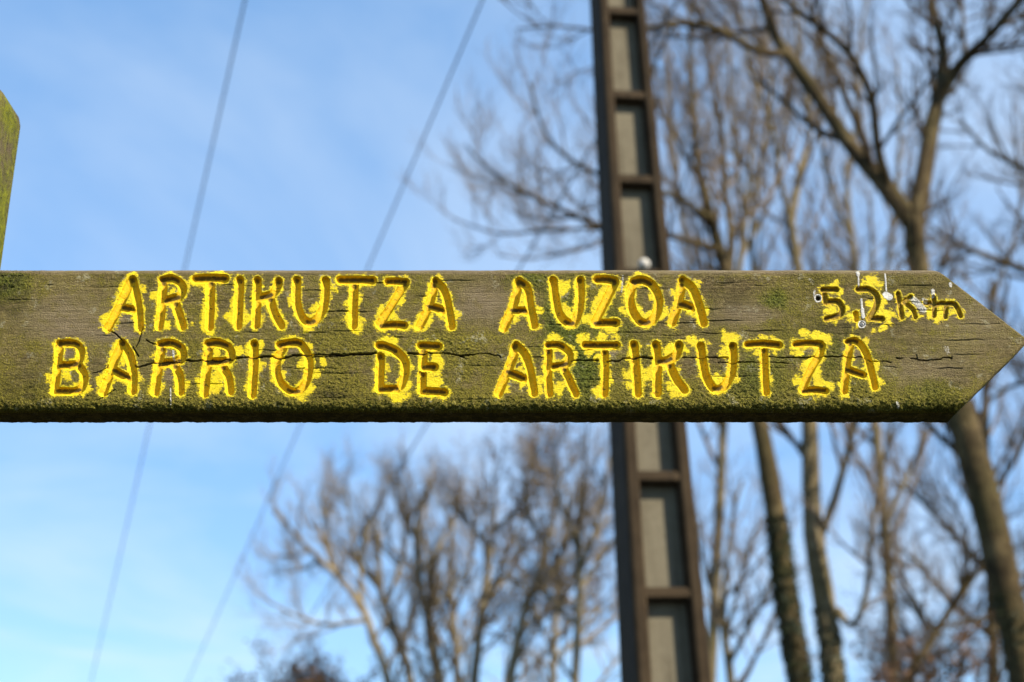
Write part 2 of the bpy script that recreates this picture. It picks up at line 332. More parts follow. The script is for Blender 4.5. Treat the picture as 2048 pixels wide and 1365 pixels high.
letter('R', a, [(1230,800),(1200,950),(1165,1235)], [(1215,760),(1320,742),(1420,790),(1440,870),(1390,930),(1300,945),(1205,960)], [(1360,975),(1410,1080),(1415,1235)], halo=13, blobs=[(1200,1170,60),(1150,880,40),(1460,1150,55),(1460,820,50)])
letter('R', a, [(1705,800),(1690,950),(1660,1255)], [(1695,752),(1800,742),(1900,780),(1930,850),(1890,920),(1700,940)], [(1850,990),(1900,1080),(1920,1225)], halo=14, blobs=[(1720,1150,110),(1800,1050,70),(1780,830,60),(1980,850,55),(1940,960,60),(1620,1150,60),(1680,1270,40)])
letter('I', b, [(345,755),(340,1000),(325,1255)], halo=14, blobs=[(390,780,60),(370,980,70),(330,1180,80),(300,860,50)])
letter('O', b, [(600,765),(700,740),(810,750),(890,870),(900,1000),(865,1140),(790,1230),(700,1225),(610,1140),(570,1020),(580,890),(635,800)], halo=15, hw=8, blobs=[(870,1190,80),(940,1060,60),(640,1060,50),(800,1270,60),(900,790,60),(1040,940,40),(530,980,40),(650,760,60),(840,960,50)])
letter('D', c, [(155,880),(150,1050),(150,1195)], [(145,770),(210,780),(330,840),(400,930),(400,1060),(360,1175)], [(155,1210),(320,1205)], halo=14, blobs=[(270,720,75),(250,800,80),(300,1270,100),(430,1160,70),(450,1000,60),(100,1000,50),(180,1000,60),(380,1250,80)])
letter('E', c, [(565,770),(740,778)], [(590,820),(585,970)], [(595,985),(700,985)], [(580,1060),(575,1225)], [(595,1230),(800,1240)], halo=13, blobs=[(680,1140,120),(700,920,70),(760,980,40),(640,1270,60),(820,1280,55),(720,1080,90)])
letter('A', d, [(145,780),(135,880),(75,1020),(-15,1250)], [(160,765),(250,860),(310,1060),(340,1245)], [(78,1032),(240,1100)], halo=14, blobs=[(130,840,60),(40,1180,80),(250,1180,60),(390,1210,75),(180,1000,50),(60,1110,60)])
letter('R', d, [(490,830),(485,1030),(500,1255)], [(485,765),(600,765),(690,830),(700,900),(660,960),(540,980)], [(650,1010),(700,1120),(765,1255)], halo=14, hw=7.6, blobs=[(560,720,70),(580,1230,80),(420,1220,50),(700,800,50),(640,1180,70),(420,1130,50)])
letter('T', d, [(860,765),(1020,765),(1180,765)], [(1060,840),(1060,1050),(1055,1255)], halo=11, hw=7.6, blobs=[(850,700,60),(1000,700,60),(1150,700,45),(890,830,50),(1010,1210,70),(1010,880,55),(1080,1100,60)])
letter('I', d, [(1355,760),(1370,1000),(1390,1250)], halo=14, blobs=[(1400,760,60),(1300,1040,65),(1320,1180,65),(1400,1020,40),(1310,860,45)])
letter('K', d, [(1575,765),(1590,930),(1590,1245)], [(1810,765),(1780,860),(1700,920),(1610,930)], [(1720,970),(1780,1100),(1860,1215)], halo=13, blobs=[(1720,830,80),(1540,1040,80),(1800,1000,70),(1740,1180,70),(1500,770,40),(1880,820,40),(1640,1000,60)])
letter('U', e, [(610,770),(635,950),(670,1090),(750,1200),(830,1190),(910,1080),(940,920),(935,770)], halo=14, blobs=[(910,710,110),(540,730,65),(790,1120,85),(870,820,70),(590,1070,50),(960,1100,50),(650,760,50),(780,1230,60)])
letter('T', e, [(1085,760),(1240,747),(1405,762)], [(1255,820),(1260,1030),(1275,1235)], halo=12, hw=7.6, blobs=[(1250,700,60),(1140,720,45),(1370,710,50),(1170,810,45),(1300,1130,60),(1390,810,40),(1220,900,50)])
letter('Z', f, [(155,760),(290,740),(410,752)], [(425,770),(400,860),(310,1010),(225,1215)], [(240,1230),(350,1220),(460,1225)], halo=14, hw=7.2, blobs=[(240,660,75),(360,680,80),(190,820,50),(170,1120,75),(380,1160,80),(350,1310,35),(480,1180,45),(300,970,80),(440,720,70),(360,1060,50)])
letter('A', f, [(715,750),(690,870),(670,1020),(650,1225)], [(690,728),(770,722),(850,810),(910,980),(955,1185)], [(680,1012),(840,1065)], halo=13, hw=7.2, blobs=[(760,680,60),(870,740,80),(960,950,60),(980,1130,45),(610,1150,50),(650,1250,50),(850,960,50)])
letter('5', f, [(430,200),(570,205)], [(450,250),(462,330)], [(500,322),(590,330),(630,390),(610,450),(540,480),(465,495)], halo=9, hw=5.6, blobs=[(550,150,60),(580,240,50),(520,410,60),(660,400,40),(570,500,45)])
letter(',', f, [(760,440),(766,500)], halo=9, hw=5.6, blobs=[(710,480,55),(750,560,45)])
letter('2', f, [(790,195),(890,195),(970,250),(985,330),(940,430),(900,490)], [(930,495),(1035,495)], halo=6, hw=5.6, blobs=[(940,120,75),(1010,150,45),(840,115,30),(1020,330,65),(1060,450,70),(1090,540,40),(930,330,55),(960,605,38),(1040,595,25)])
letter('k', f, [(1195,240),(1215,360),(1235,480)], [(1320,280),(1250,330)], [(1270,340),(1340,400),(1370,480)], halo=4, hw=4.8, blobs=[(1220,390,45),(1300,440,45),(1410,475,28)])
letter('m', f, [(1470,335),(1550,350)], [(1555,280),(1560,370),(1555,465)], [(1570,360),(1640,340),(1690,348)], [(1680,375),(1670,475)], [(1690,345),(1760,345),(1800,400),(1825,465)], halo=4, hw=4.8, blobs=[(1510,430,55),(1620,460,65),(1740,420,55),(1850,400,35),(1680,290,40),(1780,310,55),(1600,540,25)])

H = np.zeros_like(BX)                         # relief towards the viewer, metres
paint = np.full_like(BX, -40.0); lid = np.full(BX.shape, -1, int); groove = np.zeros_like(BX); dirt_shade = np.zeros_like(BX)
def seg_dist(uu, vv, pts):
    dmin = np.full(uu.shape, 1e9); 
    for (p, q_) in zip(pts[:-1], pts[1:]):
        ex, ey = q_[0] - p[0], q_[1] - p[1]; l2 = ex * ex + ey * ey + 1e-9
        t = np.clip(((uu - p[0]) * ex + (vv - p[1]) * ey) / l2, 0, 1)
        dmin = np.minimum(dmin, np.hypot(uu - p[0] - t * ex, vv - p[1] - t * ey))
    return dmin
PXM = 1.55 / FPX
wob = (fbm(U, V, 26, 20, 5, 3) - 0.5)
torn = fbm(U, V, 9, 5, 15, 2, 0.6) - 0.5
big = (fbm(U, V, 34, 30, 11, 4, 0.6) - 0.5)
warp1 = fbm(U, V, 30, 26, 13, 4, 0.6) - 0.5; warp2 = fbm(U, V, 30, 26, 19, 4, 0.6) - 0.5
for li, (ch, hw, halo, strokes, blobs) in enumerate(LET):
    allp = np.array([p for s in strokes for p in s] + [(x, y) for x, y, r in blobs])
    lo = allp.min(0) - 42; hi = allp.max(0) + 42
    cols = np.where((U[:, nz // 2] > lo[0] - 8) & (U[:, nz // 2] < hi[0] + 8))[0]; rows = np.where((V[0] > lo[1] - 4) & (V[0] < hi[1] + 4))[0]
    sl = (slice(cols[0], cols[-1] + 1), slice(rows[0], rows[-1] + 1))
    uu, vv = U[sl], V[sl]
    dep = np.zeros_like(uu); pd = np.full_like(uu, -60.0); dd = np.full_like(uu, 1e9)
    for s in strokes:
        sp = catmull(s, 5); ds = seg_dist(uu + 2.6 * wob[sl], vv + 2.6 * np.roll(wob, 57, 0)[sl], sp) + 1.5 * torn[sl]
        hww = hw * (1 + 0.22 * wob[sl])
        dep = np.maximum(dep, np.clip(1 - (ds / hww) ** 2, 0, 1) ** 0.46 * hw * PXM * 1.08)
        dd = np.minimum(dd, ds)
    hal = halo - 4.0 + 24 * big[sl]
    wu = uu + 30 * (warp1[sl]); wv_ = vv + 26 * (warp2[sl])
    pd = np.maximum(hal - dd, np.minimum(hw + 3.0 - dd, 8))
    for x, y, r in blobs:
        rr = np.hypot(wu - x, (wv_ - y)); pd = np.maximum(pd, np.minimum((r * 0.95 + 18 * big[sl]) - rr, 12))
    ing = sstep(0.0, 1.2, dep / (hw * PXM) * 3)
    better = pd > paint[sl]
    lid[sl] = np.where(better & (pd > -1.0), li, lid[sl])
    paint[sl] = np.maximum(paint[sl], pd)
    paint[sl] = np.where(dep > 0, np.maximum(paint[sl], 9), paint[sl])
    groove[sl] = np.maximum(groove[sl], ing)
    H[sl] = np.minimum(H[sl], -dep)
    # upper-lip shade painted dark into flat strokes and stroke tops
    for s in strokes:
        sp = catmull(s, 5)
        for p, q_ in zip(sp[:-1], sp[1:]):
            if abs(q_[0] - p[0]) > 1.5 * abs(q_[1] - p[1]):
                ds = seg_dist(uu, vv, np.array([p, q_]) - np.array([0, hw * 0.38])); dirt_shade[sl] = np.maximum(dirt_shade[sl], sstep(hw * 0.7, hw * 0.2, ds) * 0.9)
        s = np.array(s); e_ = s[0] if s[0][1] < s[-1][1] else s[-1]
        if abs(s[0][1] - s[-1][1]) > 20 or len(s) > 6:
            rr = np.hypot(uu - e_[0], vv - e_[1] + 2); dirt_shade[sl] = np.maximum(dirt_shade[sl], sstep(hw * 0.9, hw * 0.3, rr) * 0.8)
    if ch in '52km': dirt_shade[sl] = np.maximum(dirt_shade[sl], 0.7 * ing)
# cracks along the grain
CR = [crop(a, [(530,1040),(640,1010),(690,965)]), crop(a, [(955,955),(1000,992),(1130,955),(1230,930),(1420,925),(1640,912),(2022,895)]),
      crop(b, [(110,895),(300,890),(400,880),(540,885),(640,890),(800,862),(960,856),(1200,862),(1500,850),(1580,845)]), crop(b, [(930,880),(1120,880),(1230,865)]),
      crop(c, [(430,845),(720,850),(860,850),(1050,872),(1200,850),(1340,860),(1365,880)]), crop(c, [(960,870),(1000,890)]), crop(c, [(1690,875),(1790,872)]),
      crop(d, [(720,912),(860,918),(990,915)]), crop(d, [(1090,925),(1120,932),(1200,922),(1230,900),(1310,890),(1400,880),(1540,890)]),
      crop(e, [(430,885),(560,890),(900,888)]), crop(e, [(790,935),(1000,938),(1500,940)]), crop(e, [(1300,885),(2022,880)]),
      crop(f, [(0,880),(860,880)]), crop(f, [(900,900),(950,930),(1120,935)]), crop(f, [(1170,885),(1240,892)]),
      crop(f, [(1330,912),(1390,905),(1480,912),(1610,900),(1640,885),(1700,888),(1740,905)]), crop(f, [(1385,870),(1390,905)]), crop(f, [(1740,880),(1742,910)]),
      crop(a, [(680,605),(760,650),(830,712)]), crop(a, [(1040,580),(1010,690),(970,790)]), crop(a, [(945,790),(1000,880)]), crop(a, [(1075,712),(1130,740),(1190,750)]),
      crop(b, [(1560,130),(1680,132)]), crop(a, [(600,1320),(760,1215)])]
CW = [1.2, 2.0, 2.2, 1.2, 1.6, 2.2, 1.0, 2.0, 2.0, 1.4, 1.3, 1.2, 1.2, 1.6, 1.2, 1.3, 0.8, 0.8, 2.0, 1.4, 1.3, 1.0, 1.0, 1.0]
for pts, cw in zip(CR, CW):
    pts = np.array(pts); lo = pts.min(0) - 12; hi = pts.max(0) + 12
    cols = np.where((U[:, nz // 2] > lo[0]) & (U[:, nz // 2] < hi[0]))[0]; rows = np.where((V[0] > lo[1]) & (V[0] < hi[1]))[0]
    sl = (slice(cols[0], cols[-1] + 1), slice(rows[0], rows[-1] + 1))
    ds = seg_dist(U[sl] + 5 * wob[sl], V[sl] + 7 * wob[sl] + 3.0 * torn[sl], catmull(pts, 3))
    cwv = 0.62 * cw * (0.6 + 1.3 * vnoise(U[sl], V[sl], 40, 300, 77))
    H[sl] -= 0.0042 * sstep(cwv * 1.25, 0.2, ds) * (1 - 0.7 * groove[sl]); dirt_shade[sl] = np.maximum(dirt_shade[sl], sstep(cwv * 1.15, cwv * 0.4, ds))
rngc = np.random.default_rng(8)
for _ in range(70):
    u0 = rngc.uniform(-40, 1990); v0 = rngc.uniform(556, 800); ln_ = rngc.uniform(30, 170)
    if v0 > 690 and u0 + ln_ > 1990 - (v0 - 690) * 0.6: continue
    cols = np.where((U[:, nz // 2] > u0) & (U[:, nz // 2] < u0 + ln_))[0]; rows = np.where(np.abs(V[0] - v0) < 8)[0]
    if len(cols) < 5: continue
    sl = (slice(cols[0], cols[-1] + 1), slice(rows[0], rows[-1] + 1))
    ds = np.abs(V[sl] - v0 + 5 * wob[sl]); tt = (U[sl] - u0) / ln_; en = np.clip(4 * tt * (1 - tt), 0, 1) * rngc.uniform(0.4, 1)
    H[sl] -= 0.0014 * en * sstep(1.5, 0.2, ds) * (1 - groove[sl]); dirt_shade[sl] = np.maximum(dirt_shade[sl], 0.62 * en * sstep(1.2, 0.3, ds) * (paint[sl] < 0))
# moss, bare and grime masks (where each grows on this board)
def spot(u, v, ru, rv): return np.exp(-(((U - u) / ru) ** 2 + ((V - v) / rv) ** 2))
lown = fbm(U, V, 130, 70, 21, 4, 0.55)
moss = 0.40 + 1.2 * (lown - 0.5) + 0.55 * sstep(740, 800, V + 30 * (lown - 0.5)) * (1 - 0.5 * sstep(1800, 1950, U))
moss += 0.30 * spot(540, 700, 260, 70) + 0.3 * spot(900, 700, 300, 60) - 0.45 * spot(150, 625, 90, 45) - 0.55 * spot(975, 605, 55, 45) - 0.35 * spot(1510, 625, 70, 30)
green = 1.0 * spot(1125, 640, 45, 60) + 0.9 * spot(1165, 745, 40, 60) + 0.8 * spot(1060, 560, 50, 20) + 0.9 * spot(20, 565, 45, 40) + 0.8 * spot(1550, 600, 30, 22) + 0.6 * spot(1510, 740, 60, 60) + 0.5 * spot(1230, 640, 60, 40) + 0.5 * spot(1660, 700, 70, 50) + 0.35 * spot(1860, 780, 60, 30)
moss += 0.75 * green - 0.25 * sstep(1700, 1950, U) * sstep(780, 740, V)
green = np.clip(green * (0.6 + 0.9 * fbm(U, V, 30, 30, 4, 3)), 0, 1)
bare = 0.9 * spot(130, 640, 90, 55) + 0.8 * spot(240, 668, 50, 16) + 1.0 * spot(965, 605, 60, 40) + 0.9 * spot(1500, 628, 80, 22) + 0.6 * spot(1950, 640, 80, 60) + 0.5 * spot(1850, 740, 110, 40) + 0.9 * spot(1140, 755, 18, 40) + 0.9 * spot(1110, 715, 18, 14) + 0.9 * spot(1224, 707, 14, 9) + 0.9 * spot(1620, 703, 12, 10) + 0.9 * spot(1710, 710, 14, 22)
bare += 0.9 * spot(338, 745, 14, 30) + 0.9 * spot(334, 707, 14, 12) + 0.9 * spot(585, 702, 14, 8) + 0.8 * spot(345, 625, 12, 18) + 0.9 * spot(250, 632, 20, 16) + 0.9 * spot(132, 705, 13, 12)
top = sstep(553, 541, V + 5 * (lown - 0.5)); bare = np.clip(bare + 0.9 * top, 0, 1); moss -= 0.8 * top
moss -= 0.8 * np.clip(bare - 0.3, 0, 1)
grime_shade = np.clip(0.9 * (fbm(U, V, 60, 22, 31, 4, 0.6) - 0.42) * 3, 0, 1) * (1 - 0.8 * bare)
grime_shade = np.clip(grime_shade * (0.45 + 0.4 * sstep(600, 555, V)) + 0.8 * spot(660, 790, 40, 16) + 0.5 * spot(30, 780, 120, 40) + 0.75 * spot(0, 600, 60, 60) + 0.5 * spot(1460, 600, 60, 40) + 0.5 * spot(1690, 660, 110, 30) + 0.5 * spot(1800, 590, 80, 30), 0, 1)
white = np.zeros_like(BX)
def streak(pts, wpx, amp=1.0):
    p = np.array(pts); ds = seg_dist(U, V, p); global white; white = np.maximum(white, amp * sstep(wpx, wpx * 0.35, ds))
for pts, wp, am in ((crop(f, [(785,30),(788,50)]), 5.5, 1.0), (crop(f, [(790,60),(796,165)]), 2.4, 1.0), (crop(f, [(1062,45),(1075,210)]), 2.4, 1.0), (crop(f, [(1070,255),(1105,275)]), 9.5, 1.3),
                    (crop(f, [(822,300),(830,400)]), 3.0, 0.95), (crop(f, [(832,400),(842,480)]), 5.0, 1.0), (crop(f, [(1350,300),(1400,350),(1450,405)]), 11, 0.62), (crop(f, [(1545,210),(1550,260)]), 6, 0.7),
                    (crop(f, [(1720,140),(1725,165)]), 5, 0.75), (crop(f, [(1450,300),(1480,320)]), 6, 0.6), (crop(f, [(1180,1350),(1195,1385)]), 5, 0.7), (crop(a, [(1320,1200),(1326,1365)]), 2.2, 0.7),
                    (crop(a, [(1348,820),(1350,900)]), 4, 0.6), (crop(d, [(1245,60),(1230,220)]), 3.5, 0.5), (crop(f, [(350,215),(345,260),(370,320)]), 4, 0.55), (crop(f, [(1680,790),(1700,830)]), 9, 0.42), (crop(f, [(300,100),(330,130)]), 7, 0.35)):
    streak(pts, wp, am)
# relief: grain, moss cushions, worn lumps
dl = np.minimum.reduce([BZ - ZB, ZT - BZ])
sl_up = (TOPC[0] + (ZT - BZ) * (TIP[0] - TOPC[0]) / (ZT - TIP[2]) - BX) * 0.66
sl_dn = (BOTC[0] + (BZ - ZB) * (TIP[0] - BOTC[0]) / (TIP[2] - ZB) - BX) * 0.72
unp = sstep(3, -6, paint)
Xg, Zg = BX * 1000, BZ * 1000                 # millimetres
H += unp * 0.00045 * (fbm(Xg, Zg, 55, 1.9, 41, 3, 0.6) - 0.5)
H += unp * 0.0006 * (fbm(Xg, Zg, 90, 6.0, 43, 2) - 0.5)
mh = np.clip(moss + 0.6 * (fbm(Xg, Zg, 6, 5, 51, 3) - 0.5), 0, 1.3)
lump = fbm(Xg, Zg, 2.9, 2.3, 61, 3, 0.65)
H += unp * mh * 0.0017 * (lump - 0.35) * 1.2
botb = sstep(0.018, 0.004, BZ - ZB + 0.006 * (lown - 0.5))
H += botb * 0.0048 * (fbm(Xg, Zg, 4.2, 3.4, 66, 3, 0.6) - 0.35) * (0.55 + 0.45 * unp)
H += np.where(paint > 0, 0.00025 * (1 - groove), 0) + 0.0005 * np.clip(white, 0, 1) * (white > 0.5)
H += 0.0008 * (fbm(Xg, Zg, 120, 40, 71, 2) - 0.5)
def rnd(d, R): 
    t = np.clip(1 - d / R, 0, 1); return -R * (1 - np.sqrt(np.clip(1 - t * t, 0, 1)))
H += rnd(ZT - BZ, 0.0075) + rnd(BZ - ZB, 0.0085) + rnd(sl_up, 0.0030) + rnd(sl_dn, 0.0045)
# screw hole dimples
for (u_, v_) in ((1560 + 828 / 5.055, 540 + 552 / 5.055), (1560 + 385 / 5.055, 540 + 288 / 5.055)):
    rr = np.hypot(U - u_, V - v_); H -= 0.003 * sstep(6.0, 3.5, rr); white = np.maximum(white, 0.95 * sstep(8.6, 7.4, rr) * sstep(4.6, 5.6, rr)); dirt_shade = np.maximum(dirt_shade, sstep(5.2, 4.2, rr))
ZW = BZ + np.where(BZ - ZB < 0.004, 0.0012 * (fbm(Xg, Zg, 4, 50, 81, 3, 0.7) - 0.5), 0)
ZW = ZW + np.where(ZT - BZ < 0.004, 0.0011 * (fbm(Xg, Zg, 24, 50, 83, 4, 0.65) - 0.55), 0)
ORG = np.array([XL, BY, ZB])
co = np.stack([BX, BY - H, ZW], -1) - ORG
nv = (nx + 1) * (nz + 1)
idx = np.arange(nv).reshape(nx + 1, nz + 1)
quads = np.stack([idx[:-1, :-1], idx[1:, :-1], idx[1:, 1:], idx[:-1, 1:]], -1).reshape(-1, 4)
fl = lid[:-1, :-1].reshape(-1)
# vertex normals of the whole relief, so that letters and board shade as one surface
du = np.gradient(co, axis=0); dvv = np.gradient(co, axis=1)
nrm = np.cross(du, dvv); nrm /= np.linalg.norm(nrm, axis=-1, keepdims=True) + 1e-12
cof = co.reshape(-1, 3); nrmf = nrm.reshape(-1, 3)
ATT = {'paint': paint, 'moss': moss, 'green': green, 'bare': bare, 'grime_shade': grime_shade, 'groove': groove, 'dirt_shade': dirt_shade, 'white': white}
sign = empty('wooden_arrow_sign', tuple(ORG))
tag(sign, 'weathered mossy wooden arrow board with carved yellow lettering, fixed to the post', 'sign')
def relief_part(name, faces, label=None):
    used, inv = np.unique(faces, return_inverse=True); inv = inv.reshape(-1, 4)
    me = fill_mesh(name, cof[used], [inv])
    for k, v in ATT.items():
        at = me.attributes.new(k, 'FLOAT', 'POINT'); at.data.foreach_set('value', v.reshape(-1)[used].astype(np.float32))
    me.normals_split_custom_set_from_vertices(nrmf[used].astype(np.float32))
    o = obj(name, me, M_WOOD, sign)
    if label: o['label'] = label
    return o
relief_part('board_face', quads[fl < 0])
for li, L_ in enumerate(LET):
    fs = quads[fl == li]
    if len(fs): relief_part('letter' if L_[0] not in '52,' else ('numeral' if L_[0] != ',' else 'comma'), fs)
# the plank behind the carved face: sides, underside, back
ring = np.concatenate([idx[:, 0], idx[-1, 1:], idx[::-1, -1][1:], idx[0, ::-1][1:-1]])
ring = ring[::2]
rc = cof[ring].copy(); k = 7; layers = [rc]
zmid = (ZT - ZB) / 2
for j in range(1, k + 1):
    p = rc.copy(); fr = j / k; p[:, 1] = np.minimum(rc[:, 1], 0.012) * (1 - fr) + TH * fr
    nn = (fbm(p[:, 0] * 1000, p[:, 1] * 1000 + p[:, 2] * 400, 9, 6, 91, 3) - 0.5) * 0.0016
    p[:, 2] += np.where(p[:, 2] < zmid, -nn, nn)
    layers.append(p)
sv = np.concatenate(layers); m_ = len(ring)
i0 = np.arange(m_); i1 = (i0 + 1) % m_
sq = np.concatenate([np.stack([i0 + j * m_, i0 + (j + 1) * m_, i1 + (j + 1) * m_, i1 + j * m_], -1) for j in range(k)])
bm = bmesh.new()
cvs = [bm.verts.new(p) for p in sv]
for q4 in sq: bm.faces.new([cvs[i] for i in q4])
bm.faces.new([cvs[i] for i in range(k * m_, (k + 1) * m_)])
bmesh.ops.recalc_face_normals(bm, faces=bm.faces)
me = bpy.data.meshes.new('plank'); bm.to_mesh(me); bm.free()
svn = np.zeros(len(me.vertices) * 3, np.float32); me.vertices.foreach_get('co', svn); svn = svn.reshape(-1, 3)
for kk, val in (('paint', np.full(len(svn), -40.0)), ('moss', np.where(svn[:, 2] < zmid, np.where(svn[:, 0] > 1.13, 0.5, 0.0), 0.1)), ('bare', np.where(svn[:, 2] > 0.98 * (ZT - ZB), 0.8, 0.0)), ('grime_shade', np.where(svn[:, 2] < 0.012, 1.0, 0.1)), ('green', np.where(svn[:, 2] < zmid, 0.2, 0.0)), ('groove', np.zeros(len(svn))), ('dirt_shade', np.zeros(len(svn))), ('white', np.zeros(len(svn)))):  # full mask low down paints the unlit underside's shade into the wood
    at = me.attributes.new(kk, 'FLOAT', 'POINT'); at.data.foreach_set('value', np.asarray(val, np.float32))
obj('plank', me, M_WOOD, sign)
# screw
for (u_, v_) in ((1560 + 828 / 5.055, 540 + 552 / 5.055),):
    bm = bmesh.new(); p = P(u_, v_, BY) - ORG
    prof = [(0.0, -0.0012), (0.0009, -0.0012), (0.0011, -0.0019), (0.0021, -0.0017), (0.0025, -0.0006), (0.0025, 0.004)]
    rings = []
    for r, y in prof[1:]:
        rings.append([bm.verts.new((p[0] + r * math.cos(t), p[1] + 0.0012 + y, p[2] + r * math.sin(t))) for t in np.linspace(0, 2 * math.pi, 14, endpoint=False)])
    cen = bm.verts.new((p[0], p[1] + 0.0012 + prof[0][1], p[2]))
    for i in range(14):
        bm.faces.new((cen, rings[0][i], rings[0][(i + 1) % 14]))
        for r0, r1 in zip(rings[:-1], rings[1:]): bm.faces.new((r0[i], r1[i], r1[(i + 1) % 14], r0[(i + 1) % 14]))
    bmesh.ops.recalc_face_normals(bm, faces=bm.faces); bm_obj('screw', bm, M_METAL, sign)
# moss tufts along the lower edge and in the cushions
rng = np.random.default_rng(4)
w_t = (botb * 1.2 + 0.35 * np.clip(moss - 0.55, 0, 1) * unp + 0.5 * green * unp).reshape(-1) * (groove.reshape(-1) < 0.1) * (paint.reshape(-1) < -3)
pick = rng.choice(nv, 17000, p=w_t / w_t.sum())
base = cof[pick]; nb = nrmf[pick] + rng.normal(0, 0.55, (len(pick), 3)) + np.array([0, -0.1, 0.15])
nb /= np.linalg.norm(nb, axis=1, keepdims=True)
ln = (0.0008 + 0.0014 * rng.random(len(pick)) * (0.35 + 0.65 * botb.reshape(-1)[pick]))[:, None]
t1 = np.cross(nb, rng.normal(size=(len(pick), 3))); t1 /= np.linalg.norm(t1, axis=1, keepdims=True); t2 = np.cross(nb, t1)
wd = 0.00042
vt = np.stack([base - nb * 0.0003 + t1 * wd, base - nb * 0.0003 - t1 * wd * .5 + t2 * wd * .87, base - nb * 0.0003 - t1 * wd * .5 - t2 * wd * .87, base + nb * ln], 1)
ii = np.arange(len(pick))[:, None] * 4
tf = np.concatenate([ii + np.array([[0, 1, 3]]), ii + np.array([[1, 2, 3]]), ii + np.array([[2, 0, 3]])])
o = obj('moss', fill_mesh('moss', vt.reshape(-1, 3), [tf], False), M_MOSS, sign); o['kind'] = 'stuff'

# ------------------------------------------------------------------ the post carrying the sign
PB = BY + TH + 0.0015; PD = 0.072
xr_ = P(5, 535, PB + PD)[0]; ztop = P(20, 198, PB + PD * 0.5)[2] + 0.009
bm = bmesh.new(); W_ = 0.10; ch_ = 0.030
outl = [(xr_ - W_, -0.3), (xr_, -0.3), (xr_, ztop - ch_), (xr_ - ch_ * 0.10, ztop - ch_ * 0.62), (xr_ - ch_ * 0.4, ztop - ch_ * 0.28), (xr_ - ch_ * 1.15, ztop), (xr_ - W_ + ch_ * 1.15, ztop), (xr_ - W_ + ch_ * 0.4, ztop - ch_ * 0.28), (xr_ - W_, ztop - ch_)]
fr_ = bm.faces.new([bm.verts.new((x, PB, z)) for x, z in outl])
ex = bmesh.ops.extrude_face_region(bm, geom=[fr_])
bmesh.ops.translate(bm, verts=[v for v in ex['geom'] if isinstance(v, bmesh.types.BMVert)], vec=(0, PD, 0))
bmesh.ops.recalc_face_normals(bm, faces=bm.faces)
bmesh.ops.bevel(bm, geom=[e_ for e_ in bm.edges if len(e_.link_faces) == 2 and e_.calc_face_angle() > 0.9], offset=0.007, segments=4, affect='EDGES', profile=0.5)
post = bm_obj('wooden_post', bm, M_POST, None, False)
for pl in post.data.polygons: pl.use_smooth = pl.area < 0.004
tag(post, 'square wooden post with chamfered top, green with algae, behind the sign board', 'post')

# ------------------------------------------------------------------ concrete utility pole
PY = 5.0
pa, pb = P(1331, 1365, PY), P(1233, 0, PY)
ax = (pb - pa) / np.linalg.norm(pb - pa); base = pa - ax * (pa[2] / ax[2]); base[2] = 0
RHO = math.radians(9)
zax = Vector(ax); xax = Vector((math.cos(RHO), math.sin(RHO), 0)); xax = (xax - zax * xax.dot(zax)).normalized(); yax = zax.cross(xax)
pole = empty('concrete_pole')
pole.matrix_world = Matrix(((xax.x, yax.x, zax.x, base[0]), (xax.y, yax.y, zax.y, base[1]), (xax.z, yax.z, zax.z, base[2]), (0, 0, 0, 1)))
tag(pole, 'tall tapering concrete utility pole with ladder-like recesses behind the sign', 'utility pole')
z_lo, z_hi = np.dot(pa - base, ax), np.dot(pb - base, ax)
def pw(z): return 0.262 + (z - z_lo) / (z_hi - z_lo) * (0.190 - 0.262)
PH = 8.0
def pdp(z): return pw(z) * 0.98
def rw(z): return pw(z) * 0.205
def taper(bm, z0, z1, f, bev=0.0, seg=2):
    vs = []
    for z in (z0, z1):
        x0, x1, y0, y1 = f(z); vs.append([bm.verts.new(v) for v in ((x0, y0, z), (x1, y0, z), (x1, y1, z), (x0, y1, z))])
    fs = [bm.faces.new(vs[0][::-1]), bm.faces.new(vs[1])]
    for i in range(4): fs.append(bm.faces.new((vs[0][i], vs[0][(i + 1) % 4], vs[1][(i + 1) % 4], vs[1][i])))
    bmesh.ops.recalc_face_normals(bm, faces=fs)
    if bev: bmesh.ops.bevel(bm, geom=list(bm.edges), offset=bev, segments=seg, affect='EDGES', profile=0.5)
for s in (-1, 1):
    bm = bmesh.new()
    taper(bm, -0.5, PH, lambda z: tuple(sorted((s * pw(z) / 2, s * (pw(z) / 2 - rw(z))))) + (-pdp(z) / 2, pdp(z) / 2), 0.017, 4)
    bm_obj('rail', bm, M_RAIL, pole)
bm = bmesh.new(); taper(bm, -0.45, PH - 0.02, lambda z: (-pw(z) / 2 + rw(z) * 0.6, pw(z) / 2 - rw(z) * 0.6, -pdp(z) * 0.255, pdp(z) * 0.255)); bm_obj('web', bm, M_WEB, pole)
def axz(v):
    lo, hi = 0.0, PH
    for _ in range(40):
        m = (lo + hi) / 2
        if proj(base + ax * m - np.array(yax) * pdp(m) / 2)[1] > v: lo = m
        else: hi = m
    return lo
ribs = [axz(v) for v in (-150, 20, 188, 357, 545, 745, 952, 1186, 1440)]
step = 0.36; zq = ribs[0]
while zq < PH - 0.5: zq += step; ribs.append(zq)
zq = ribs[8]
while zq > 0.4: zq -= step; ribs.append(zq)
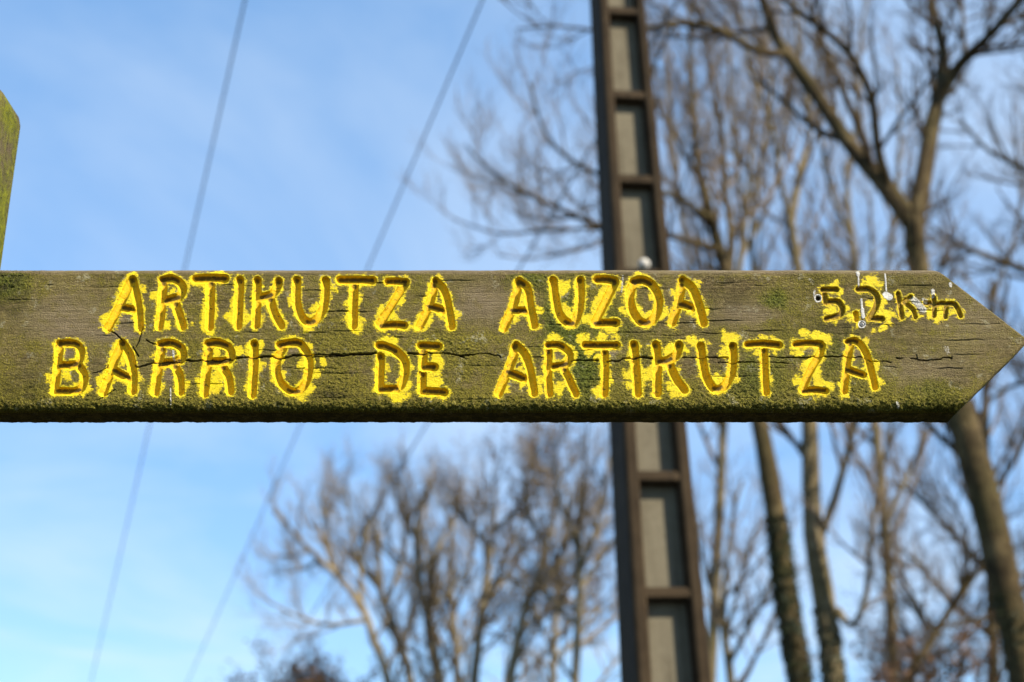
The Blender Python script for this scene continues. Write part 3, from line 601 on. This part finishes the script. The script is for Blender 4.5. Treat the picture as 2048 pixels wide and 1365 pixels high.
for zr in ribs:
    for s in (-1, 1):
        bm = bmesh.new(); hr = 0.020
        dpt = pdp(zr) / 2 - 0.006
        wv = pw(zr) / 2 - rw(zr) * 0.7
        # sloping upper side, flat underside
        pts = [(-wv, -dpt * 0.30, zr + hr * 1.9), (-wv, -dpt, zr + hr), (-wv, -dpt, zr - hr), (-wv, -dpt * 0.30, zr - hr * 1.3)]
        A_ = [bm.verts.new((x, -s * y if s < 0 else y, z)) for x, y, z in pts]; B_ = [bm.verts.new((-x, -s * y if s < 0 else y, z)) for x, y, z in pts]
        if s < 0:
            for vv_ in A_ + B_: vv_.co.y = abs(vv_.co.y)
        bm.faces.new(A_); bm.faces.new(B_[::-1])
        for i in range(4): bm.faces.new((A_[i], B_[i], B_[(i + 1) % 4], A_[(i + 1) % 4]))
        bmesh.ops.recalc_face_normals(bm, faces=bm.faces)
        bmesh.ops.bevel(bm, geom=list(bm.edges), offset=0.008, segments=3, affect='EDGES')
        bm_obj('rib', bm, M_RAIL, pole)
# white insulator in the recess just above the sign's upper edge
zi = axz(536); bm = bmesh.new()
prof = [(0.8 * a_, 0.8 * b_) for a_, b_ in [(0.002, -0.03), (0.016, -0.028), (0.024, -0.016), (0.021, -0.008), (0.014, -0.003), (0.024, 0.006), (0.028, 0.018), (0.024, 0.03), (0.010, 0.04)]]
rings = [[bm.verts.new((r * math.cos(t), r * math.sin(t), z)) for t in np.linspace(0, 2 * math.pi, 20, endpoint=False)] for r, z in prof]
for r0, r1 in zip(rings[:-1], rings[1:]):
    for i in range(20): bm.faces.new((r0[i], r0[(i + 1) % 20], r1[(i + 1) % 20], r1[i]))
bm.faces.new(rings[0][::-1]); bm.faces.new(rings[-1])
bmesh.ops.recalc_face_normals(bm, faces=bm.faces)
ins = bm_obj('insulator', bm, M_CERAMIC, None, True)
pp = Vector(base + ax * (zi + 0.0)) + - xax * 0.004 - yax * (pdp(zi) / 2 + 0.02)
ins.matrix_world = Matrix.Translation(pp) @ Matrix.Rotation(math.radians(90), 4, 'X')
tag(ins, 'small white ceramic insulator fixed to the face of the concrete pole', 'insulator')

# ------------------------------------------------------------------ tubes, cables and trees
def tubes(Pt, R, k):
    """Pt (n, s, 3), R (n, s) -> verts, quads"""
    n_, s_, _ = Pt.shape
    T = np.gradient(Pt, axis=1); T /= np.linalg.norm(T, axis=-1, keepdims=True) + 1e-9
    md = Pt[:, -1] - Pt[:, 0]; ref = np.where(np.abs(md[:, 2:3]) > 0.9 * np.linalg.norm(md, axis=1, keepdims=True), np.array([[1.0, 0.13, 0.0]]), np.array([[0.11, 0.2, 1.0]]))
    A = np.cross(T, ref[:, None, :]); A /= np.linalg.norm(A, axis=-1, keepdims=True) + 1e-9; B = np.cross(T, A)
    th = np.arange(k) * 2 * math.pi / k
    V_ = Pt[:, :, None] + R[:, :, None, None] * (A[:, :, None] * np.cos(th)[None, None, :, None] + B[:, :, None] * np.sin(th)[None, None, :, None])
    I = np.arange(n_ * s_ * k).reshape(n_, s_, k)
    q = np.stack([I[:, :-1], np.roll(I, -1, 2)[:, :-1], np.roll(I, -1, 2)[:, 1:], I[:, 1:]], -1).reshape(-1, 4)
    return V_.reshape(-1, 3), q
class Acc:
    def __init__(s): s.v = []; s.q = []; s.n = 0
    def add(s, v, q): s.v.append(v); s.q.append(q + s.n); s.n += len(v)
    def mesh(s, name): return fill_mesh(name, np.concatenate(s.v), [np.concatenate(s.q)])
# overhead cables: parallel, sinking away to the north-west
vpd = np.array([(-30 - 1024) / FPX, 0, 0]) + (682.5 - 2305) / FPX * np.array([0, -SP, CP]) + np.array([0, CP, SP])
vpd /= np.linalg.norm(vpd)
for (u0, v0, zh), lab in zip(((490, 0, 7.4), (965, 0, 7.4), (1040, 535, 7.2)),
        ('thin overhead cable crossing open sky beside the mossy post', 'thin overhead cable crossing open sky between the post and the bare branches', 'thin overhead cable passing behind the bare branches beside the concrete pole')):
    rc_ = 0.0095 if u0 == 1040 else 0.0066; r1 = P(u0, v0, 1.0) - np.array([0, 0, CAMZ]); p0 = np.array([0, 0, CAMZ]) + r1 * ((zh - CAMZ) / r1[2])
    ts = np.linspace(-14, 34, 60); pts = p0 + ts[:, None] * vpd
    pts[:, 2] += 0.0007 * (ts - 8) ** 2 - 0.0007 * 64
    ac = Acc(); ac.add(*tubes(pts[None], np.full((1, 60), rc_), 8))
    o = obj('overhead_cable', ac.mesh('overhead_cable'), M_CABLE); tag(o, lab, 'cable', 'overhead cables')

def unit(v): return v / (np.linalg.norm(v, axis=-1, keepdims=True) + 1e-9)
def sprout(Pp, Rp, nchild, lr, ang, up, seg, rng, t0=0.15, rr=0.55, rmin=0.004, jit=0.12, lmin=0.15, t1=1.0):
    """children of parent polylines, returned as polylines of seg + 1 points"""
    n_, s_, _ = Pp.shape
    t = t0 + (t1 - t0) * (np.arange(nchild)[None, :] + rng.random((n_, nchild))) / nchild
    fi = t * (s_ - 1); i0 = np.minimum(fi.astype(int), s_ - 2); fr = (fi - i0)[..., None]
    rows = np.arange(n_)[:, None]
    pos = Pp[rows, i0] * (1 - fr) + Pp[rows, i0 + 1] * fr; dr = unit(Pp[rows, i0 + 1] - Pp[rows, i0])
    rad = Rp[rows, i0] * (1 - fr[..., 0]) + Rp[rows, i0 + 1] * fr[..., 0]
    plen = np.linalg.norm(np.diff(Pp, axis=1), axis=-1).sum(1)[:, None]
    perp = unit(np.cross(dr, rng.normal(size=dr.shape)))
    aa = ang * (0.65 + 0.7 * rng.random(t.shape))[..., None]
    d = unit(dr * np.cos(aa) + perp * np.sin(aa))
    ln = np.maximum(lmin, plen * lr * (1.15 - 0.75 * t) * (0.6 + 0.8 * rng.random(t.shape)))
    d = d.reshape(-1, 3); pos = pos.reshape(-1, 3); ln = ln.reshape(-1, 1); rad = np.maximum(rmin, rad.reshape(-1) * rr)
    rad = np.minimum(rad, 0.018 * ln[:, 0] + rmin)
    pts = [pos]
    for k in range(seg):
        d = unit(d + np.array([0, 0, up]) / seg * 2 + rng.normal(0, jit, d.shape)); pos = pos + d * ln / seg; pts.append(pos)
    Pc = np.stack(pts, 1); Rc = rad[:, None] * np.linspace(1, 0.35, seg + 1)[None] 
    return Pc, np.maximum(Rc, rmin * 0.5)
def resample(pts, rad, n):
    c = catmull(np.column_stack([pts, rad]), 6)
    s = np.concatenate([[0], np.cumsum(np.linalg.norm(np.diff(c[:, :3], axis=0), axis=1))]); q = np.linspace(0, s[-1], n + 1)
    return np.stack([np.interp(q, s, c[:, i]) for i in range(4)], -1)
def tree(name, label, Y, trunk, limbs, seed, barkm, twigm, levels, group='bare trees behind the sign', ivy=None, leaves=None, cat='tree', toground=True, start=0.35):
    """trunk and limbs: lists of (u, v, half width px[, dy]); levels: dicts for sprout()"""
    rng = np.random.default_rng(seed)
    def conv(pts):
        out = []
        for p in pts:
            y = Y + (p[3] if len(p) > 3 else 0); w_ = P(p[0], p[1], y); out.append((*w_, p[2] * proj(w_)[2] / FPX))
        return np.array(out)
    tk = conv(trunk)
    if toground and tk[0][2] > 0:
        dx = (tk[0] - tk[1]); dx = dx / abs(dx[2]) if abs(dx[2]) > 1e-3 else dx * 0
        h = tk[0][2] + 0.15; g1 = tk[0].copy(); g1[:2] += np.clip(dx[:2] * h * 0.45, -0.6, 0.6); g1[2] = -0.15; g1[3] = tk[0][3] * 1.5
        gm = (tk[0] + g1) / 2; gm[3] = tk[0][3] * 1.12
        tk = np.vstack([g1, gm, tk])
    root = empty(name, (tk[0][0], tk[0][1], 0)); org = np.array([tk[0][0], tk[0][1], 0.0])
    tag(root, label, cat, group)
    tkr = resample(tk[:, :3] - org, tk[:, 3], 28)
    # slightly uneven trunk
    tkr[:, 3] *= 1 + 0.10 * (rng.random(len(tkr)) - 0.5)
    ac = Acc(); ac.add(*tubes(tkr[None, :, :3], tkr[None, :, 3], 12)); obj('trunk', ac.mesh('trunk'), barkm, root)
    mains = []
    for lb in limbs:
        c = conv(lb); r = resample(c[:, :3] - org, c[:, 3], 16); mains.append(r)
        ac = Acc(); ac.add(*tubes(r[None, :, :3], r[None, :, 3], 8)); obj('limb', ac.mesh('limb'), barkm, root)
    m = np.array(mains + [resample(tkr[int(28 * start):, :3], tkr[int(28 * start):, 3], 16)])
    cur = [(m[..., :3], m[..., 3])]; ac = Acc(); tips = []
    Pl, Rl = cur[0]
    for li, lv in enumerate(levels):
        lv = dict(lv); k = lv.pop('k', 3); also = lv.pop('also', None)
        Pn, Rn = sprout(Pl, Rl, rng=rng, **lv)
        ok = Pn[:, :, 2].min(1) > 1.2; Pn, Rn = Pn[ok], Rn[ok]
        ac.add(*tubes(Pn, Rn, k)); tips.append(Pn); Pl, Rl = Pn, Rn
    cr_ = obj('crown', ac.mesh('crown'), twigm, root); cr_['kind'] = 'stuff'
    def leafset(nm, ctr, size, mat, nrm_bias=None):
        n_ = len(ctr); a1 = unit(rng.normal(size=(n_, 3))); a2 = unit(np.cross(a1, rng.normal(size=(n_, 3)))); sz = size * (0.6 + 0.8 * rng.random((n_, 1)))
        nn_ = np.cross(a1, a2)
        vv = np.stack([ctr - a1 * sz, ctr + a2 * sz * 0.6 + nn_ * sz * .2, ctr + a1 * sz, ctr - a2 * sz * 0.6 + nn_ * sz * .2], 1)
        o = obj(nm, fill_mesh(nm, vv.reshape(-1, 3), [np.arange(n_ * 4).reshape(-1, 4)], False), mat, root); o['kind'] = 'stuff'
    if ivy:
        n_, z0, z1, sz = ivy; zz_ = z0 + (z1 - z0) * rng.random(n_) ** 1.3; ii_ = np.interp(zz_, tkr[:, 2], np.arange(len(tkr)))
        c = np.stack([np.interp(ii_, np.arange(len(tkr)), tkr[:, i]) for i in range(4)], -1); th = rng.random(n_) * 2 * math.pi
        ctr = c[:, :3] + np.stack([np.cos(th), np.sin(th), np.zeros(n_)], -1) * (c[:, 3:4] + 0.02 * rng.random((n_, 1)) ** 1.5)
        leafset('ivy', ctr, sz, M_IVY)
    if leaves:
        n_, sz, mat, zmax = leaves; tp = tips[-1].reshape(-1, 3); tp = tp[tp[:, 2] + rng.gamma(1.6, 0.9, len(tp)) * (zmax < 50) < zmax]
        leafset('foliage', tp[rng.integers(0, len(tp), n_)] + rng.normal(0, 0.06, (n_, 3)), sz, mat)
    return root
R_ = math.radians
LV = lambda n1, n2, n3, l1=0.45, up=0.35, r=0.0045: [
    dict(nchild=n1, lr=l1, ang=R_(46), up=up, seg=7, k=5, rr=0.55, rmin=r * 2.3, jit=0.10, lmin=0.8),
    dict(nchild=n2, lr=0.42, ang=R_(40), up=up, seg=5, k=3, rr=0.6, rmin=r * 1.4, jit=0.12, lmin=0.45),
    dict(nchild=n3, lr=0.5, ang=R_(36), up=up * 0.8, seg=4, k=3, rr=0.7, rmin=r, jit=0.12, lmin=0.25)]

tree('beech_tree', 'large bare tree leaning over, trunk forking in a wide V above the arrow tip', 13.0,
     [(2052,1365,33),(2012,1180,32),(1976,1020,31),(1936,880,30),(1882,700,26),(1838,540,21),(1828,440,21),(1842,385,14)],
     [[(1828,452,21),(1770,372,18),(1700,290,15,.2),(1650,215,14,.4),(1600,140,13,.5),(1560,90,11,.6),(1525,0,10,.8),(1490,-120,8,1)],
      [(1785,392,10),(1756,300,9,-.2),(1748,220,8.5,-.5),(1730,160,8,-.7),(1690,95,7.5,-.9),(1640,55,6.5,-1),(1580,10,6,-1.2),(1500,-60,3,-1.4)],
      [(1566,108,8.5,.5),(1510,100,7.5,.2),(1440,60,7,-.1),(1390,46,6.5,-.3),(1300,55,5.5,-.5),(1200,62,3.5,-.6),(1110,52,2.5,-.6),(1030,60,1.6,-.6)],
      [(1832,425,20),(1850,340,18,.1),(1862,260,17,.2),(1876,200,15,.3),(1888,120,12,.5),(1872,40,9,.8),(1850,-40,8,1)],
      [(1876,200,14,.3),(1905,150,12,.2),(1930,118,11,.1),(1978,72,9,-.2),(2030,12,8,-.4),(2090,-50,4,-.6)],
      [(1930,118,6,.1),(1927,60,4.5,.3),(1922,-20,3.5,.6)]],
     11, M_BARK, M_TWIGD, LV(10, 5, 4, 0.36, 0.3), ivy=(1500, 0.2, 4.0, 0.025), start=0.55)
tree('ivy_clad_tree', 'bare tree with ivy on its lower trunk, rising beside the concrete pole', 16.5,
     [(1600,1365,25),(1572,1200,24),(1556,1060,22),(1540,960,20),(1522,860,18),(1482,680,15),(1450,540,13),(1422,440,11),(1400,350,9)],
     [[(1402,355,9),(1392,300,7,.2),(1388,210,6,.4),(1380,100,5,.6),(1385,-20,3,.8)],
      [(1405,365,7),(1375,320,5,-.3),(1345,260,4.5,-.5),(1315,215,4,-.7),(1280,120,3,-.9),(1255,20,2,-1)],
      [(1458,560,10),(1462,460,8,.3),(1450,380,7,.5),(1445,280,6,.7),(1425,150,4.5,.9),(1400,20,3,1.1)],
      [(1435,500,8,-.1),(1340,472,6.5,-.5),(1200,452,6,-.9),(1110,412,5,-1),(1060,392,4.5,-1.1),(985,345,3.5,-1.2),(930,290,2,-1.2)],
      [(1422,440,7,-.1),(1350,392,6,-.6),(1280,378,5.5,-.9),(1200,350,4.5,-1.3),(1130,312,4,-1.5),(1085,255,3,-1.6),(1060,165,2,-1.8)],
      [(1340,472,5,-.5),(1200,458,4,-.3),(1080,462,3,.1),(1000,468,2.5,.3),(910,440,1.5,.5)]],
     12, M_BARK, M_TWIG, LV(13, 6, 6, 0.38, 0.5, 0.0036), ivy=(5200, 0.2, 5.6, 0.028), start=0.6)
tree('twin_stem_tree', 'bare tree with a twin stem and mottled pale bark, between two darker trunks', 17.5,
     [(1668,1365,24),(1648,1200,22),(1628,1080,21),(1622,960,18),(1620,860,17),(1612,700,14),(1596,540,10),(1580,440,8)],
     [[(1582,450,8),(1592,385,8,.2),(1606,320,7,.4),(1620,250,5,.6),(1600,120,4,.8),(1590,0,3,1)],
      [(1640,1075,10),(1662,1020,9,-.2),(1682,955,8,-.4),(1702,880,7,-.5),(1722,800,6,-.7),(1735,680,5,-.8),(1745,540,4,-1),(1740,400,3,-1.2)],
      [(1612,700,8),(1545,640,7,.3),(1506,540,6,.5),(1510,400,5.5,.6),(1530,280,5,.7),(1542,180,4,.8),(1530,40,3,1)],
      [(1580,440,7),(1560,360,5,-.2),(1545,260,4.5,-.4),(1500,140,3.5,-.5),(1480,20,2.5,-.6)],
      [(1676,1220,8,0),(1700,1255,7,-.2),(1718,1235,6.5,-.3),(1736,1170,6.5,-.4),(1740,1080,6,-.5),(1752,1000,5,-.6),(1768,920,4,-.7),(1800,780,3,-.9)]],
     13, M_BARKL, M_TWIG, LV(13, 6, 6, 0.38, 0.55, 0.0036), ivy=(3000, 0.2, 4.7, 0.028), start=0.6)
tree('young_tree', 'slender young tree forking low into thin stems at the concrete pole', 20.0,
     [(1462,1365,9),(1452,1290,8),(1446,1240,7.5),(1455,1120,5),(1470,1010,4),(1485,960,3)],
     [[(1447,1250,6),(1425,1190,5,.2),(1408,1130,4,.3),(1395,1040,3,.5)], [(1450,1280,5.5),(1480,1170,4.5,-.2),(1500,1090,4,-.4),(1520,1040,3,-.5)],
      [(1456,1330,6),(1500,1250,5,-.4),(1530,1190,4,-.6),(1560,1100,3,-.9)]],
     14, M_BARKL, M_TWIG, LV(9, 4, 3, 0.4, 0.3), start=0.45)
tree('leaning_tree', 'thin dark leaning tree with brown leaves still on, beyond the big trunk', 19.0,
     [(1800,1400,10),(1858,1290,8),(1900,1220,7.5),(1958,1140,6.5),(2010,1090,5)],
     [[(1870,1270,6),(1840,1220,5,.3),(1805,1150,4,.5),(1790,1080,3,.7)], [(1905,1215,5),(1935,1130,4,-.4),(1925,1050,3.5,-.6),(1880,960,2.5,-.8)],
      [(1958,1140,5),(2040,1150,4,.4),(2120,1120,3,.5)], [(1880,1255,5),(1960,1240,4,.6),(2050,1200,3,.8)]],
     15, M_BARK, M_TWIGD, LV(11, 5, 4, 0.5, 0.15), leaves=(1200, 0.035, M_BROWN, 4.9), start=0.3)
tree('overhanging_tree', 'bare tree standing outside the big forked one, its thin boughs reaching past it', 21.0,
     [(2330,1365,30),(2310,1000,27),(2290,760,22),(2260,560,17)],
     [[(2285,740,12),(2180,620,9,-.3),(2090,560,8,-.5),(2010,525,7,-.7),(1930,495,5,-.9),(1860,450,3,-1.1)],
      [(2262,570,11),(2180,450,8,.3),(2110,390,7,.5),(2040,335,6,.7),(1975,300,4,.9),(1920,240,3,1)],
      [(2262,570,11),(2200,400,9,-.3),(2130,260,7,-.5),(2080,120,5,-.7),(2030,0,3,-.9)],
      [(2300,880,10),(2200,800,8,-.4),(2110,760,7,-.7),(2030,770,5,-.9),(1980,800,3,-1)]],
     16, M_BARK, M_TWIGD, LV(13, 6, 4, 0.42, 0.3), start=0.6)
BK = 'far bare trees seen under the sign'
FL = LV(10, 6, 6, 0.42, 0.30, 0.0042)
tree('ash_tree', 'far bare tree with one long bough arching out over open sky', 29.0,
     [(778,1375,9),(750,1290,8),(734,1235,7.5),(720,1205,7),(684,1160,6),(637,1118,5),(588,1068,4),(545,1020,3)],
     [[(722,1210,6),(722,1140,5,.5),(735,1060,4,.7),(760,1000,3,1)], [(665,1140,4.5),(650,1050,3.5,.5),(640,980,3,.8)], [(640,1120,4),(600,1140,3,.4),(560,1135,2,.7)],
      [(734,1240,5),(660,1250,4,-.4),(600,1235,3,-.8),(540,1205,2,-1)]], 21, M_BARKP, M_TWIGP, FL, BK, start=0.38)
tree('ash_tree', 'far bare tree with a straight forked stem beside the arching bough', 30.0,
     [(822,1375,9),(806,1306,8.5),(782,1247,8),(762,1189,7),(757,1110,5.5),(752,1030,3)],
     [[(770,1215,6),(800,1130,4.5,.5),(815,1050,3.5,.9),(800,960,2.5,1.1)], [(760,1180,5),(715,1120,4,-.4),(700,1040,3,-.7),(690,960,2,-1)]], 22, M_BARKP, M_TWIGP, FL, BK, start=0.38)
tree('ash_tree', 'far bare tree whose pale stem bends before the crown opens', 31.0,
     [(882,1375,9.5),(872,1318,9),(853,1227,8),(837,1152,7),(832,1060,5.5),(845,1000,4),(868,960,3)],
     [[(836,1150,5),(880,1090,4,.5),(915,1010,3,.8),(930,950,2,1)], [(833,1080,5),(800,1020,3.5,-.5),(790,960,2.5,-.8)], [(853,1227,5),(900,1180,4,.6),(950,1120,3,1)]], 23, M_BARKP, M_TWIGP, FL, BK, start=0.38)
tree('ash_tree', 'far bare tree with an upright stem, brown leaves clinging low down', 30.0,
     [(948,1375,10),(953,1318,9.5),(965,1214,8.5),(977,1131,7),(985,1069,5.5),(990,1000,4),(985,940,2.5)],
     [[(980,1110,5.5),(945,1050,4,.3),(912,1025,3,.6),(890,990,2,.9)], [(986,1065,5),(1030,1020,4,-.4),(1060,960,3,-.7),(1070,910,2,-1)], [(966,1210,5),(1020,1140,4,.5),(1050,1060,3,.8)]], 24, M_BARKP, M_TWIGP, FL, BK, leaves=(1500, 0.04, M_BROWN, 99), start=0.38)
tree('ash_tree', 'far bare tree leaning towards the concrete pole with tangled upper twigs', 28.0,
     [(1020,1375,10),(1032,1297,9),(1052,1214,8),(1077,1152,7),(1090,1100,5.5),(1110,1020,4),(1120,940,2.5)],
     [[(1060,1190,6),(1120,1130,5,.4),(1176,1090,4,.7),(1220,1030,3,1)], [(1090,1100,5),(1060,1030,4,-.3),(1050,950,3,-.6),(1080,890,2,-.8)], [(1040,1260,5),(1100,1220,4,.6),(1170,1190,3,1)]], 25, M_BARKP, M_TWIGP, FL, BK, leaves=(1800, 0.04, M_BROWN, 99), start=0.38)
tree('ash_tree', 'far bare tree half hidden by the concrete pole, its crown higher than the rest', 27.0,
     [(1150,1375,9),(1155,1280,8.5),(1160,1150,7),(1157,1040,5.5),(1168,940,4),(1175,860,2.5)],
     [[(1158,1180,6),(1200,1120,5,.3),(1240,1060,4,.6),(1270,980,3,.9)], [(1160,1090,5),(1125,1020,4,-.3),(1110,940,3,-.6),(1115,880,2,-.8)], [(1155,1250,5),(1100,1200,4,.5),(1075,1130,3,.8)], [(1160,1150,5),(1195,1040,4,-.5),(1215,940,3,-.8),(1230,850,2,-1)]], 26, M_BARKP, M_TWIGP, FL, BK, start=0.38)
tree('hornbeam_bush', 'low bush with reddish brown dead leaves under the arching bough', 30.0,
     [(600,1508,9),(590,1458,7),(575,1413,4),(570,1378,2)],
     [[(598,1503,6),(630,1448,4,.4),(650,1403,2.5,.6)], [(597,1493,6),(610,1433,4,-.4),(615,1393,2.5,-.6)], [(598,1503,6),(680,1458,4,.3),(690,1418,2.5,.5)], [(596,1488,5),(555,1438,4,.4),(545,1390,2,.6)]],
     31, M_BARK, M_TWIGD, LV(12, 6, 4, 0.5, 0.25, 0.006), None, leaves=(3000, 0.05, M_BROWN, 99), cat='bush', start=0.2)
tree('oak_tree', 'young oak thick with brown dead leaves, low between the leaning stems', 22.0,
     [(1850,1480,11),(1855,1420,8),(1860,1360,5),(1870,1300,3)],
     [[(1855,1430,6),(1800,1380,4,.4),(1770,1320,2.5,.6)], [(1856,1420,6),(1910,1370,4,-.4),(1940,1290,2.5,-.6)], [(1855,1430,6),(1980,1390,4,.3),(2010,1330,2.5,.5)], [(1855,1420,5),(1830,1370,4,.4),(1830,1300,2,.6)]],
     32, M_BARK, M_TWIGD, LV(11, 5, 4, 0.5, 0.25, 0.005), None, leaves=(1100, 0.035, M_BROWN, 99), start=0.2)

GB = 'bare trees standing further back'
DV = LV(11, 6, 6, 0.38, 0.55, 0.0040)
tree('alder_tree', 'tall far bare tree of upright stems just clear of the concrete pole', 25.0,
     [(1420,1400,12),(1430,1200,11),(1440,1000,10),(1450,800,9),(1470,600,8),(1490,450,6),(1500,330,5)],
     [[(1452,780,6),(1400,620,5,.5),(1370,480,4.5,.8),(1350,330,4,1),(1335,160,3,1.2),(1330,20,2,1.4)], [(1492,440,5),(1470,300,4,-.4),(1460,160,3,-.8),(1455,20,2,-1)],
      [(1480,520,5),(1540,400,4,.4),(1570,250,3.5,.8),(1585,90,2.5,1.1)], [(1500,330,4.5),(1515,200,3.5,.3),(1520,60,2.5,.5)]], 41, M_BARKL, M_TWIG, DV, GB, start=0.5)
tree('alder_tree', 'tall far bare tree whose crown fills the space inside the big fork', 26.0,
     [(1790,1400,12),(1780,1200,11),(1765,1000,10),(1745,800,9),(1720,600,8),(1700,450,6),(1690,330,5)],
     [[(1730,680,6),(1770,560,5,.5),(1790,420,4,.8),(1800,280,3,1),(1795,120,2,1.3)], [(1705,480,5),(1660,380,4.5,-.4),(1640,260,4,-.8),(1635,120,3,-1),(1640,10,2,-1.2)],
      [(1692,350,4.5),(1715,230,4,.4),(1720,100,3,.8),(1735,-20,2,1)], [(1750,850,6),(1680,740,5,.6),(1650,600,4,1),(1655,460,3,1.3)], [(1770,1050,6),(1830,920,5,.4),(1870,820,4,.7),(1890,700,3,1)]], 42, M_BARKL, M_TWIG, DV, GB, start=0.4)
tree('alder_tree', 'far bare tree with a spreading crown beyond the arrow tip', 27.0,
     [(1990,1420,12),(1985,1250,11),(1975,1050,10),(1970,860,8),(1975,700,7),(1985,560,5)],
     [[(1980,1150,7),(1900,1060,6,.5),(1840,1000,5,.8),(1790,960,3,1)], [(1975,1000,6),(2040,900,5,-.4),(2080,780,4,-.7),(2100,650,3,-1)], [(1972,860,6),(1920,760,5,.5),(1890,640,4,.8),(1880,520,3,1)],
      [(1985,600,5),(2030,470,4,.4),(2050,330,3,.8),(2060,200,2,1)], [(1985,1230,6),(2070,1150,5,.5),(2120,1050,4,.8)], [(1988,1280,6),(1890,1190,5,-.4),(1830,1120,4,-.7),(1770,1080,3,-1)]], 43, M_BARK, M_TWIG, DV, GB, start=0.4)
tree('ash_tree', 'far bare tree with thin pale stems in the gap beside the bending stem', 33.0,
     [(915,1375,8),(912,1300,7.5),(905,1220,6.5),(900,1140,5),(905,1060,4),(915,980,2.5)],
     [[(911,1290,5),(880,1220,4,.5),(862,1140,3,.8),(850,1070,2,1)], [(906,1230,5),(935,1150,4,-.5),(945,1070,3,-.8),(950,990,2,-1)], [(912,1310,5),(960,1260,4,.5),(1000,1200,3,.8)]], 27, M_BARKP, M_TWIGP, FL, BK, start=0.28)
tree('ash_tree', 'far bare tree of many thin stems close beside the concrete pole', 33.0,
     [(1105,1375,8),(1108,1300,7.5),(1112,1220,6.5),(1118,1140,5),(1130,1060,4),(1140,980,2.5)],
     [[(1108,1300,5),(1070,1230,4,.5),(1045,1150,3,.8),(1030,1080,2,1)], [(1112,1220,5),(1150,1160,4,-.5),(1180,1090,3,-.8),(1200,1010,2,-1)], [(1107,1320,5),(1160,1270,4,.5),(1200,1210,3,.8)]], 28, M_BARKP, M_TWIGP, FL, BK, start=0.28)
